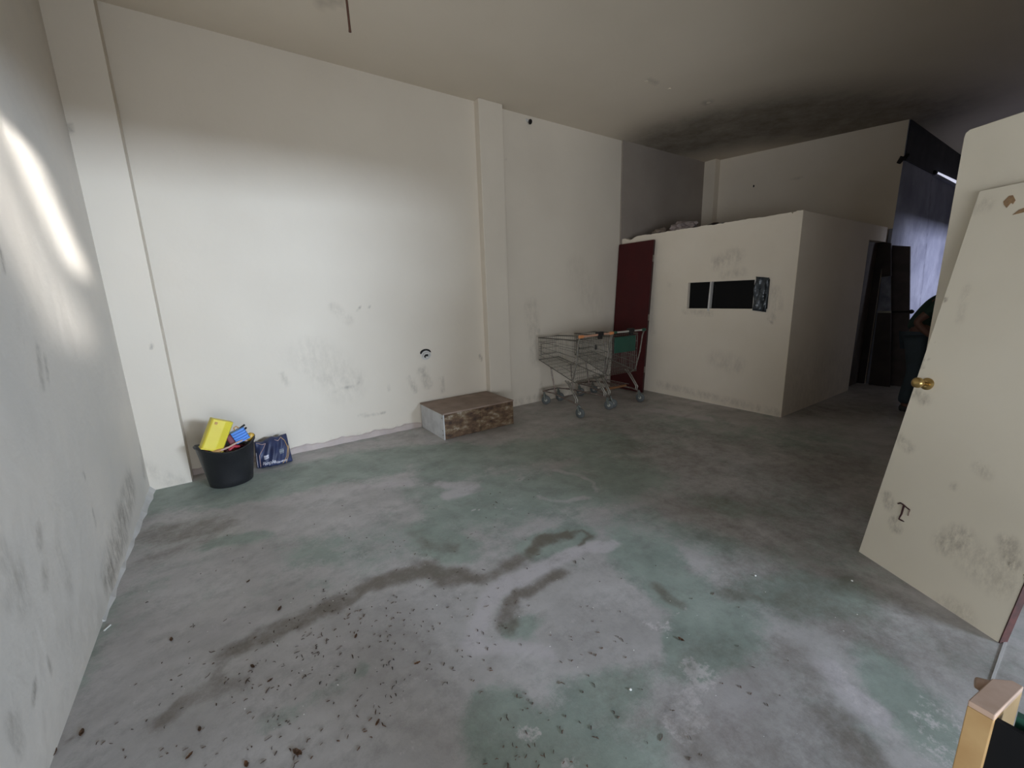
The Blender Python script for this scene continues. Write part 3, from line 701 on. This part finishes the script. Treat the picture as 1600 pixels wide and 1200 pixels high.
    c = MB()
    for sx in (-1, 1):
        c.tube([(sx*(hw-.02), .04, .155), (sx*(hw-.03), .16, .175), (sx*(hw-.12), .60, .20), (sx*(hw-.15), .84, .185)], .011, 8)
        c.tube([(sx*(hw-.12), .56, .21), (sx*(hw-.115), .60, .40), (sx*(hw-.10), .62, .555)], .009, 8)
    c.tube([(-(hw-.15), .84, .185), ((hw-.15), .84, .185)], .011, 8); c.tube([(-(hw-.08), .36, .19), ((hw-.08), .36, .19)], .009, 8)
    c.build('chassis', M_steeld, t, local=True, smooth=True)
    if seat_green:
        s = MB(); s.box((-.20, .060, .72), (.20, .074, .93)); tag(s.build('seat_flap', M_green, t, local=True, bevel=.008), 'dark green plastic seat flap')
        s = MB()
        for i in range(9): s.tube([(-.22, .22+i*.05, .235), (.22, .22+i*.05, .235)], .003, 4)
        for i in range(3): s.tube([(-.22+i*.22, .18, .235), (-.22+i*.22, .66, .235)], .005, 4)
        s.build('bottom_rack', M_steeld, t, local=True)
        s = MB(); s.box((-.2, .2, .20), (.2, .22, .23)); tag(s.build('rack_lip', M_rack, t, local=True, bevel=.004), 'rust orange rack lip')
    else:
        s = MB(); s.tube([(-.23, .11, .70), (-.23, .28, .62), (.23, .28, .62), (.23, .11, .70)], .005, 6)
        for i in range(9): s.tube([(-.2+i*.05, .10, .66), (-.2+i*.05, .28, .62)], r, 4)
        s.build('child_seat', M_steel, t, local=True)
        s = MB(); s.box((.10, .10, .80), (.13, .125, .86)); s.build('gate_clip', M_dkmetal, t, local=True, bevel=.004)
    for x, y, a in casters: caster(t, x, y, .185 if y > .4 else .165, a)
    return t
trolley('wire shopping trolley with orange handle, left of the pair by the long wall', (4.41, 3.58, 0), .05, (mat('pale_orange', (.62, .33, .22), .5), M_orange, .06), False,
        [(-.27, .045, -1.4), (.27, .045, -1.2), (-.135, .82, -1.0), (.135, .82, -1.2)])
trolley('wire shopping trolley with green handle ends and green seat flap, beside the red door', (5.03, 3.60, 0), -.04, (M_lgrey, M_green, .03), True,
        [(-.27, .045, -.6), (.27, .045, -1.3), (-.135, .82, -1.2), (.135, .82, -1.2)])

# ------------------------------------------------------------------ red door leaning on the booth
t = thing('red_door', 'dark red flush door leaning in the corner between long wall and booth', 'door', (5.74, 4.22, 0))
y0, y1, hh = 3.905, 4.535, 2.235
xa, xb = 5.72, 5.865
upv = Vector((xb-xa, 0, hh)).normalized(); nn = Vector((1, 0, -(xb-xa)/hh)).normalized()
Mr = Matrix(((0, upv.x, nn.x, xa), (1, 0, 0, 0), (0, upv.z, nn.z, 0.012), (0, 0, 0, 1)))
MB().box((y0, 0, 0), (y1, hh-.03, .036), Mr).build('door_leaf', M_red, t, bevel=.004)
tag(MB().box((y0-.004, 0.002, .002), (y0-.0005, hh-.032, .034), Mr).build('edge_strip', M_redd, t), 'nearly black lipping')
for z in (.35, 1.12, 1.95):
    MB().box((y0-.008, z-.045, .004), (y0-.003, z+.045, .03), Mr).build('hinge', M_steel, t, bevel=.001)

# ------------------------------------------------------------------ hatch filling in the booth front
t = thing('hatch_cover', 'black plastic sheeting closing the serving hatch in the booth wall', 'cover', (BX, (HY0+HY1)/2, HZ0))
MB().box((BX+.05, 3.06, HZ0), (BX+.056, HY1, HZ1)).build('black_sheet', M_blackp, t)
MB().box((BX+.05, HY0, HZ0), (BX+.056, 3.04, HZ1)).build('black_sheet', M_blackp, t)
tag(MB().add([(BX-.004, 3.055, HZ0-.03), (BX-.004, 3.078, HZ0-.03), (BX-.006, 3.045, HZ1+.0), (BX-.006, 3.062, HZ1),
          (BX+.05, 3.055, HZ0-.03), (BX+.05, 3.078, HZ0-.03), (BX+.05, 3.045, HZ1), (BX+.05, 3.062, HZ1)],
         [(0, 1, 3, 2), (4, 6, 7, 5), (0, 4, 5, 1), (2, 3, 7, 6), (0, 2, 6, 4), (1, 5, 7, 3)]).build('divider', M_pvc, t), 'pale thin upright divider')
m_ = MB(); n = 12
for i in range(n+1):
    for j in range(n+1):
        y = 2.345+.155*i/n; z = HZ0-.035+.0*i+(HZ1-HZ0+.05)*j/n
        m_.v.append(Vector((BX-.022-.012*math.sin(i*.9)*math.sin(j*.7)-.006*math.sin(i*2.1+j), y, z+.02*(i/n))))
for i in range(n):
    for j in range(n): a = i*(n+1)+j; m_.f.append((a, a+n+1, a+n+2, a+1))
o = m_.build('folded_flap', M_sheet, t, smooth=True); tag(o, 'wrinkled shiny grey black flap'); so = o.modifiers.new('s', 'SOLIDIFY'); so.thickness = .003
MB().box((BX-.03, 2.37, HZ0-.02), (BX-.026, 2.378, HZ1+.005)).build('flap_crease', M_blackp, t)
tag(MB().box((BX-.010, 2.497, HZ0-.02), (BX+.05, 2.508, HZ1)).build('divider', M_pvc, t), 'pale thin upright divider')
# things lying on the booth roof
rz_ = BZ-.06
def crumple(name, c, s, m, seed, label, cat):
    bm = bmesh.new(); bmesh.ops.create_icosphere(bm, subdivisions=3, radius=1)
    for v in bm.verts:
        n_ = noise.noise(v.co*2.2+Vector((seed, 0, 0)))*.5+noise.noise(v.co*5+Vector((seed, 0, 0)))*.25
        v.co = Vector((v.co.x*s[0], v.co.y*s[1], v.co.z*s[2]))*(1+n_)
    zmin = min(v.co.z for v in bm.verts)
    for v in bm.verts: v.co.z -= zmin
    me = bpy.data.meshes.new(name); bm.to_mesh(me); bm.free(); me.materials.append(m)
    o = bpy.data.objects.new(name, me); COL.objects.link(o); o.location = c; return tag(o, label, cat)
M_pap = mat('dusty_paper', (.34, .28, .26), .8, col2=(.2, .16, .15), scale=20); M_pap2 = mat('dusty_cloth', (.25, .20, .16), .9)
crumple('crumpled_paper', (6.15, 3.62, rz_), (.16, .17, .085), M_pap, 2, 'dusty crumpled pinkish paper on the booth roof, right of the other scraps', 'paper')
crumple('crumpled_cloth', (6.15, 4.0, rz_), (.12, .12, .075), M_pap2, 5, 'dusty brown rag on the booth roof between the paper and the corner', 'cloth')
crumple('torn_bag', (6.2, 3.18, rz_), (.12, .16, .05), M_dkwood, 9, 'flat dark bag on the booth roof right of the pinkish paper', 'bag')

# ------------------------------------------------------------------ booth doorway, dark leaves and rod in the passage
t = struct(bpy.data.objects.new('door_1', None)); COL.objects.link(t); t.location = (8.4, BY, 0)
MB().box((DX0, BY+.085, 0), (DX1+.02, BY+.098, DZ)).build('inner_leaf', mat('brown_inner_leaf', (.10, .075, .055), .6, col2=(.07, .052, .04)), t)
MB().box((DX1-.006, BY+.0, 0), (DX1-.001, BY+.10, DZ)).build('jamb', M_dkwood, t)
MB().box((DX0+.001, BY+.0, 0), (DX0+.006, BY+.10, DZ)).build('jamb', M_dkwood, t)
def leafpoly(name, uvs, m, th=.03, x=8.69):
    P_ = [on(q, 0, x) for q in uvs]
    for p in P_: p.z = max(p.z, 0.0)
    n = len(P_); return MB().add(P_+[p+Vector((th, 0, 0)) for p in P_], [tuple(range(n)), tuple(range(n, 2*n))[::-1]]+[(i, (i+1) % n, n+(i+1) % n, n+i) for i in range(n)]).build(name, m, t)
leafpoly('lower_panel', [(1371,488),(1392,488),(1390,606),(1356,608)], M_dkwood)
leafpoly('upper_panel', [(1379,378),(1392,380),(1392,431),(1377,433)], M_dkwood)
leafpoly('pane', [(1377,433),(1392,431),(1392,486),(1371.5,486)], mat('clouded_glass', (.30, .33, .42), .3, col2=(.16, .17, .24), scale=9), .006, 8.70)
leafpoly('ledge', [(1371,486),(1392,486),(1392,489),(1371,489)], M_lgrey, .02, 8.685)
tp = thing('dark_board', 'tall dark brown board leaning by the blue lit wall beyond the booth', 'board', (8.9, 1.8, 0))
A_ = [Vector(on(q, 0, 8.85)) for q in ((1391, 383), (1422, 385), (1420, 603), (1388, 603))]
m_ = MB(); m_.add(A_+[a+Vector((.035, 0, 0)) for a in A_], [(0, 1, 2, 3), (4, 7, 6, 5), (0, 4, 5, 1), (1, 5, 6, 2), (2, 6, 7, 3), (3, 7, 4, 0)])
zmn = min(v.z for v in m_.v)
for v in m_.v:
    if v.z < .1: v.z = 0.0
m_.build('board', mat('grey_brown_board', (.085, .062, .062), .5, col2=(.06, .045, .045), scale=7), tp, bevel=.003)
e0, e1 = A_[0]+Vector((-.004, 0, 0)), Vector((A_[3].x-.004, A_[3].y, .002))
MB().tube([e0, e1], .012, 4).build('edge_strip', M_redd, tp)
ra, rb2 = on((1374, 488), 0, 8.80), on((1424, 487), 0, 8.80)
rr_ = thing('bar_with_knob', 'dark horizontal bar with round knob across the dark board', 'bar', tuple(rb2))
MB().tube([ra, rb2], .010, 8).build('bar', M_dkmetal, rr_)
MB().lathe([(.008, -.03), (.026, -.018), (.032, 0), (.026, .018), (.008, .03)], 16, rb2).build('knob', M_dkmetal, rr_, smooth=True)
# thin tube light on the ledge
la, lb = on((1462, 270), 1, 2.00), on((1500, 288), 1, 2.00)
lt = thing('ceiling_tube_light', 'thin glowing white tube high on the blue passage wall', 'light', tuple(la))
m_e = bpy.data.materials.new('tube_glow'); m_e.use_nodes = True; e_ = m_e.node_tree.nodes['Principled BSDF']
e_.inputs['Emission Color'].default_value = (.8, .82, 1, 1); e_.inputs['Emission Strength'].default_value = .75
MB().tube([la, Vector(lb)+Vector((1.2, 0, .03))], .022, 8).build('tube', m_e, lt)
MB().tube([la+Vector((-.08, 0, 0)), la+Vector((.0, 0, 0))], .028, 8).build('socket', M_dkmetal, lt)

# ------------------------------------------------------------------ cream doors on the right
A = Vector(on((1342, 862), 2, 0)); Bv = Vector(on((1560, 1004), 2, 0)); A.z = Bv.z = 0
ex = (Bv-A).normalized(); nw = Vector((.876, -.482, 0)); nw = (nw-ex*nw.dot(ex)).normalized(); wd = (Bv-A).length
tl = .175; upd = (nw*math.sin(tl)+Vector((0, 0, 1))*math.cos(tl)).normalized(); nb = ex.cross(upd).normalized()
if nb.dot(nw) < 0: nb = -nb
hd = 1.955
t = thing('cream_door', 'scuffed cream door with brass knob leaning near the street opening', 'door', tuple((A+Bv)/2))
dp = lambda uv: tuple(onplane(uv, A, nb)-t.location)
DL = [([dp(q) for q in p], r, s) for p, r, s in [([(1480,850),(1500,840)], .06, .75), ([(1530,880),(1560,900)], .09, .45), ([(1575,850),(1580,880)], .04, .8), ([(1385,775),(1390,790)], .03, .8), ([(1397,815),(1400,825)], .03, .9),
      ([(1480,950),(1500,960)], .06, .5), ([(1440,560)], .012, 1.6), ([(1452,562)], .006, 1), ([(1430,615),(1445,625)], .03, .7), ([(1578,883)], .015, 1.8), ([(1440,560),(1440,575)], .01, 1.2), ([(1475,468),(1479,469)], .007, 1.6),
      ([(1398,680),(1420,700)], .03, .6), ([(1530,730),(1540,740)], .03, .5), ([(1490,760)], .02, .6), ([(1500,330),(1540,320)], .04, .4), ([(1500,500),(1510,450)], .02, .3)]]
fc = grid('face', tuple(A-t.location), tuple(ex), tuple(upd), ar(0, wd, .012), ar(0, hd, .012), M_door, DL, parent=t)
fc.data.flip_normals() if fc.data.polygons[0].normal.dot(nb) > 0 else None
def dpt(s, h, o=0): return A+ex*s+upd*h+nb*o
def slab(s0, s1, h0, h1, o0, o1):
    return MB().add([dpt(s, h, o) for o in (o0, o1) for (s, h) in ((s0, h0), (s1, h0), (s1, h1), (s0, h1))], [(0, 1, 2, 3), (4, 7, 6, 5), (0, 4, 5, 1), (1, 5, 6, 2), (2, 6, 7, 3), (3, 7, 4, 0)])
slab(0, wd, .0, hd, .0015, .036).build('core', M_edge, t)
tag(slab(-.0015, -.0002, 0, hd, .001, .036).build('edge_strip', M_door, t), 'cream painted edge')
tag(slab(wd+.0002, wd+.004, 0, hd, -.001, .037).build('edge_strip', M_edge, t), 'bare dark reddish edge')
# broken laminate at the right bottom corner
m_ = MB()
for i in range(9):
    h0 = .30+i*.012; m_.add([dpt(wd-.002, h0, -.002), dpt(wd-.004-.006*math.sin(i*1.7)**2, h0+.006, -.002), dpt(wd-.002, h0+.014, -.002), dpt(wd, h0+.006, .004)], [(0, 1, 2), (0, 2, 3)])
m_.build('chipped_edge', M_edge, t)
kc = onplane((1449, 600), A, nb); q_ = (-nb).to_track_quat('Z', 'Y').to_matrix()
kb = MB().lathe([(.031, 0), (.031, .004), (.024, .009), (.012, .011)], 28, kc, M=q_).build('rosette', M_brass, t, smooth=True)
kn = MB().lathe([(.011, .008), (.010, .030), (.022, .042), (.027, .055), (.026, .066), (.018, .073), (.004, .075)], 28, kc, M=q_).build('knob', M_brass, t, smooth=True)
# hand drawn mark
def stroke(uvs, r, name, m, parent, P0=A, NN=None):
    NN = NN or nb
    return MB().tube([onplane(q, P0, NN)-NN*.0012 for q in uvs], r, 5).build(name, m, parent)
M_scr = mat('brown_scrawl', (.05, .015, .015), .8); M_scr2 = mat('faded_scrawl', (.22, .15, .12), .8)
stroke([(1403,787),(1408,786),(1411,788),(1417,793),(1422,797)], [.003,.004,.0045,.0035,.0035], 'scrawl', M_scr, t)
stroke([(1413,789),(1411,796),(1409,803),(1406,808),(1405,811),(1409,813),(1413,815)], [.0055,.005,.0045,.0035,.0045,.0045,.002], 'scrawl', M_scr, t)
stroke([(1422,797),(1420,801),(1419,806)], .0025, 'scrawl', M_scr2, t)
# torn brown tape
def flat(uvs, name, m, parent):
    P_ = [onplane(q, A, nb) for q in uvs]
    n = len(P_); mm = MB().add([p-nb*.0015 for p in P_]+[p+nb*.0005 for p in P_], [tuple(range(n)), tuple(range(n, 2*n))[::-1]]+[(i, (i+1) % n, n+(i+1) % n, n+i) for i in range(n)])
    return mm.build(name, m, parent)
M_tape = mat('old_brown_tape', (.36, .22, .11), .6, col2=(.26, .16, .09), scale=60)
flat([(1568,315),(1577,306),(1583,305),(1587,313),(1583,319),(1580,317),(1573,325),(1569,320)], 'tape_scrap', M_tape, t)
flat([(1582,336),(1592,328),(1600,325),(1606,324),(1606,330),(1595,333)], 'tape_scrap', M_tape, t)
# upright panel behind
off = (hd*math.sin(tl))+.040
A2 = A+nw*off; P2 = lambda uv: onplane(uv, A2, nw)
c1 = P2((1508, 205)); s1_ = (c1-A2).dot(ex); htop = c1.z
cd_ = P2((1600, 187)); slope = (cd_.z-c1.z)/((cd_-c1).dot(ex))
t2 = thing('cream_panel', 'tall upright cream door leaf standing behind the leaning cream door', 'door', tuple(A2+ex*(s1_+.3)))
s_end = s1_+.54
pts2 = [(s1_, 0), (s1_, htop-.03), (s1_+.004, htop-.010), (s1_+.02, htop), (s_end, htop+slope*.62*0), (s_end, 0)]
m_ = MB(); n = len(pts2)
m_.add([A2+ex*s+Vector((0, 0, z))+nw*o for o in (0, .04) for (s, z) in pts2], [tuple(range(n)), tuple(range(n, 2*n))[::-1]]+[(i, (i+1) % n, n+(i+1) % n, n+i) for i in range(n)])
m_.build('leaf', M_door, t2, bevel=.002)
for z in (.3, 1.1, 1.9):
    c = A2+ex*(s_end+.004)+Vector((0, 0, z))+nw*.02; MB().tube([c-Vector((0, 0, .05)), c+Vector((0, 0, .05))], .008, 8).build('hinge', M_steel, t2)

# ------------------------------------------------------------------ near pine frame with black board
fz = .752
cap = [on(q, 2, fz) for q in ((1513, 1094), (1550, 1060), (1582, 1063), (1600, 1073), (1555, 1118))]
fx = cap[0].x
t = thing('framed_black_board', 'low black board in an unpainted pine frame beside the street opening', 'board', (fx+.05, -.3, 0))
def post(polyg):
    n = len(polyg); b_ = [Vector((p.x, p.y, 0)) for p in polyg]; t_ = [Vector((p.x, p.y, fz-.012)) for p in polyg]
    MB().add(b_+t_, [tuple(range(n))[::-1], tuple(range(n, 2*n))]+[(i, (i+1) % n, n+(i+1) % n, n+i) for i in range(n)]).build('post', M_pine, t, bevel=.0015)
    b_ = [Vector((p.x, p.y, fz-.0118)) for p in polyg]; t_ = [Vector((p.x, p.y, fz)) for p in polyg]
    MB().add(b_+t_, [tuple(range(n))[::-1], tuple(range(n, 2*n))]+[(i, (i+1) % n, n+(i+1) % n, n+i) for i in range(n)]).build('post_cap', M_pinee, t, bevel=.0015)
post(cap)
cy_ = cap[4].y
far = [Vector((p.x, p.y-.64, 0)) for p in cap]; post(far)
ye = far[0].y+.0005
MB().box((fx+.004, ye, .12), (fx+.014, cy_-.0005, fz-.014)).build('black_panel', M_blackp, t)
MB().box((fx+.018, ye, .09), (fx+.05, cy_-.004, .12)).build('rail', M_pine, t)
tag(MB().box((fx+.03, ye+.02, fz-.05), (fx+.045, cy_-.022, fz-.004)).build('trim_strip', M_green, t), 'green strip')
m_ = MB(); pg = on((1524, 1064), 2, fz-.012)
m_.tube([Vector((pg.x, pg.y, fz-.016)), Vector((pg.x+.001, pg.y-.004, fz-.016)), Vector((pg.x+.012, cap[1].y-.004, fz-.016))], [.009, .0115, .0115], 14); m_.build('dowel', M_pinee, t, smooth=True)

# ------------------------------------------------------------------ litter on the floor
random.seed(11)
m_ = MB(); cnt = 0
while cnt < 950:
    x = random.uniform(.08, 2.6); y = random.uniform(.45, 3.2)
    dens = math.exp(-((y-1.15)/.75)**2)*math.exp(-((x-.85)/.6)**2)*.9+.02
    if noise.noise(Vector((x*3, y*3, 4)))*1.2+.5 < random.random(): continue
    if random.random() > dens: continue
    cnt += 1; L0 = random.uniform(.002, .008)*(1.8 if random.random() < .12 else 1); a = random.gauss(.6, .8); d = Vector((math.cos(a), math.sin(a), 0)); s = Vector((-d.y, d.x, 0))
    c = Vector((x, y, .0015)); wd_ = random.uniform(.001, .0026)
    m_.tube([c-d*L0, c+s*L0*random.uniform(-.4, .4)+Vector((0, 0, wd_)), c+d*L0], [wd_*.6, wd_, wd_*.5], 4)
tag(m_.build('leaf_crumbs', M_crumb), 'dark crumbs of dry leaves and twigs strewn over the near floor', 'litter', kind='stuff')
m_ = MB()
for i in range(150):
    x = random.uniform(.1, 3.0); y = random.uniform(.4, 3.6); s = random.uniform(.0015, .0045)
    a = random.random()*3; d = Vector((math.cos(a), math.sin(a), 0)); e = Vector((-d.y, d.x, 0)); c = Vector((x, y, 0))
    m_.add([c-d*s, c+e*s*.6, c+d*s*1.1, c-e*s*.7, c+Vector((0, 0, s*.5))], [(0, 1, 4), (1, 2, 4), (2, 3, 4), (3, 0, 4), (3, 2, 1, 0)])
tag(m_.build('paint_flakes', M_chip), 'tiny white flakes of paint scattered over the floor', 'litter', kind='stuff')
LEAF = ['curled brown leaf at the left end of the brown stain trail', 'curled brown leaf low in the middle of the crumb litter', 'small dry leaf alone on the grey floor above the brown trail',
        'dark leaf right of the crumb litter, on bare concrete', 'brown leaf alone on the green patch right of the pale loop', 'largest dry leaf at the bottom edge, amid the crumbs', 'dry leaf touching the upper side of the brown trail',
        'dark leaf clump near the foot of the left wall', 'dry leaf at the bottom edge, left of the largest leaf', 'dry leaf at the very bottom edge beside the largest leaf on its left', 'small leaf just below the brown trail on pale concrete',
        'small leaf on the brown trail beside the pale patch', 'dark leaf pressed against the foot of the left wall', 'dry leaf amid the crumbs, right of the largest leaf', 'small dry leaf between the bottom edge and the crumb litter']
for i, (u, v, s) in enumerate([(268,1000,.016), (422,1064,.012), (388,909,.012), (652,1037,.014), (1064,1000,.016), (465,1177,.022), (437,952,.018), (128,1146,.018), (296,1182,.014), (385,1195,.014), (556,995,.014), (395,1042,.014), (84,1177,.02), (590,1130,.013), (312,1140,.012)]):
    c = on((u, v), 2, 0); a = random.random()*6; n1, n2 = 8, 4; mm = MB()
    for p in range(n1+1):
        for q in range(n2+1):
            uu = p/n1*2-1; vv = q/n2*2-1; ww = (1-uu*uu)**.6*.5
            x = uu*s; y = vv*ww*s*.8; z = .002+s*(.35*vv*vv*ww+.25*uu*uu+.08*math.sin(p*2+q))
            mm.v.append(Vector((c.x+x*math.cos(a)-y*math.sin(a), c.y+x*math.sin(a)+y*math.cos(a), z)))
    for p in range(n1):
        for q in range(n2): k_ = p*(n2+1)+q; mm.f.append((k_, k_+n2+1, k_+n2+2, k_+1))
    o = mm.build('dry_leaf', M_leaf); tag(o, LEAF[i], 'leaf', 'dry leaves on the near floor')
    so = o.modifiers.new('s', 'SOLIDIFY'); so.thickness = .0008
c = on((168, 982), 2, 0); d = Vector((.5, .85, 0))
tag(MB().tube([c+Vector((0, 0, .004))-d*.018, c+Vector((0, 0, .004))+d*.018], .0035, 6).build('white_stick', M_chip), 'short white stick on the floor near the left wall', 'stick')
for u, v, l_ in [(985, 1078, 'tiny bright white pebble on the green floor below the pale stain'), (1180, 900, 'tiny white pebble on the green floor mid room'), (1331, 908, 'small white scrap on the grey floor near the cream door')]:
    c = on((u, v), 2, 0); mm = MB(); mm.lathe([(.002, 0), (.0055, .002), (.005, .005), (.001, .007)], 8, c); tag(mm.build('pebble', M_chip, smooth=True), l_, 'pebble')

# ------------------------------------------------------------------ person, bending forward behind the cream door
def skin(name, pts, edges, radii, m, parent, lev=2, root=0, loc=Vector((0, 0, 0))):
    me = bpy.data.meshes.new(name); me.from_pydata([tuple(Vector(p)-loc) for p in pts], edges, []); me.update()
    o = bpy.data.objects.new(name, me); COL.objects.link(o)
    o.modifiers.new('skin', 'SKIN'); sv = me.skin_vertices[0].data
    for i, r in enumerate(radii): sv[i].radius = (r, r) if not isinstance(r, tuple) else r; sv[i].use_root = (i == root)
    sb = o.modifiers.new('sub', 'SUBSURF'); sb.levels = lev; sb.render_levels = lev
    bpy.context.view_layer.update()
    me2 = bpy.data.meshes.new_from_object(o.evaluated_get(bpy.context.evaluated_depsgraph_get()))
    bpy.data.objects.remove(o); me2.materials.clear(); me2.materials.append(m)
    for p in me2.polygons: p.use_smooth = True
    o = bpy.data.objects.new(name, me2); COL.objects.link(o); o.parent = parent; return o
PX, PY = 7.32, 1.25
loc = Vector((PX, PY, 0))
def q3(x, y, z): return (PX+x, PY+y, z)
M_skin = mat('skin', (.15, .07, .05), .55); M_shirt = mat('dark_green_cotton', (.018, .045, .036), .85, bump=.3, bscale=25)
M_jean = mat('dark_denim', (.045, .065, .085), .85, bump=.2); M_hair = mat('dark_hair', (.015, .012, .010), .7); M_shoe = mat('dark_shoe', (.03, .03, .03), .6)
pt = thing('person', 'person in dark green t-shirt and jeans bending forward behind the cream door', 'person', tuple(loc))
V = []; Ed = []; R = []
def pv(p, r, par=None):
    V.append(q3(*p)); R.append(r); i = len(V)-1
    if par is not None: Ed.append((par, i))
    return i
pel = pv((0, .04, .93), .13)
sp1 = pv((0, 0, 1.08), .125, pel); sp2 = pv((0, -.09, 1.22), .14, sp1); chest = pv((0, -.18, 1.30), .13, sp2); nk = pv((0, -.27, 1.36), .060, chest)
nk2 = pv((0, -.32, 1.38), .055, nk); hd1 = pv((0, -.38, 1.38), .085, nk2); hd2 = pv((0, -.45, 1.35), .088, hd1); hd3 = pv((0, -.50, 1.32), .055, hd2)
for sx in (-1, 1):
    sh = pv((sx*.17, -.17, 1.30), .065, chest); el1 = pv((sx*.235, -.06, 1.18), .048, sh); el = pv((sx*.25, .03, 1.07), .040, el1)
    fa = pv((sx*.24, -.06, .97), .038, el); wr_ = pv((sx*.22, -.15, .89), .026, fa); pa_ = pv((sx*.215, -.19, .85), .032, wr_)
    hp_ = pv((sx*.095, .04, .87), .098, pel); th = pv((sx*.10, .02, .70), .085, hp_); kn_ = pv((sx*.10, .0, .48), .058, th); ca = pv((sx*.10, .03, .33), .056, kn_)
    an = pv((sx*.10, .05, .09), .038, ca); to = pv((sx*.105, -.08, .04), .035, an)
body = skin('body', V, Ed, R, M_skin, pt, loc=loc)
for sx in (-1, 1):
    for k_, (dy, ln_, dx) in enumerate([(-.018, .075, 0), (-.006, .083, .0), (.008, .078, 0), (.020, .062, 0)]):
        a = Vector((sx*.215, -.20+dy*.9, .845+dy*.4)); skin('finger', [q3(*a), q3(a.x-sx*.004, a.y-ln_*.35, a.z-ln_*.45), q3(a.x-sx*.022, a.y-ln_*.45, a.z-ln_*.85), q3(a.x-sx*.04, a.y-ln_*.38, a.z-ln_*1.0)], [(0, 1), (1, 2), (2, 3)], [.010, .009, .0085, .007], M_skin, pt, 1, loc=loc)
    a = Vector((sx*.20, -.18, .86)); skin('thumb', [q3(*a), q3(a.x-sx*.03, a.y-.025, a.z-.01), q3(a.x-sx*.045, a.y-.05, a.z-.03)], [(0, 1), (1, 2)], [.013, .011, .009], M_skin, pt, 1, loc=loc)
V = []; Ed = []; R = []
c0 = pv((0, .05, .92), .150); c1_ = pv((0, .01, 1.06), .142, c0); c2_ = pv((0, -.08, 1.21), .158, c1_); c3_ = pv((0, -.18, 1.30), .145, c2_); c4_ = pv((0, -.24, 1.34), .082, c3_)
for sx in (-1, 1):
    a = pv((sx*.17, -.17, 1.31), .080, c3_); b_ = pv((sx*.225, -.08, 1.20), .068, a); c_ = pv((sx*.240, -.03, 1.14), .062, b_)
skin('t_shirt', V, Ed, R, M_shirt, pt, loc=loc)
V = []; Ed = []; R = []
c0 = pv((0, .04, .93), .136)
for sx in (-1, 1):
    a = pv((sx*.095, .04, .86), .108, c0); b_ = pv((sx*.10, .02, .70), .096, a); c_ = pv((sx*.10, 0, .48), .076, b_); d_ = pv((sx*.10, .03, .30), .072, c_); e_2 = pv((sx*.10, .05, .09), .066, d_)
skin('jeans', V, Ed, R, M_jean, pt, loc=loc)
for sx in (-1, 1):
    skin('shoe', [q3(sx*.10, .09, .045), q3(sx*.10, .0, .05), q3(sx*.105, -.10, .038), q3(sx*.105, -.15, .032)], [(0, 1), (1, 2), (2, 3)], [.042, .046, .042, .030], M_shoe, pt, 2, loc=loc)
skin('hair', [q3(0, -.345, 1.41), q3(0, -.39, 1.425), q3(0, -.45, 1.405)], [(0, 1), (1, 2)], [.062, .085, .080], M_hair, pt, 2, loc=loc)
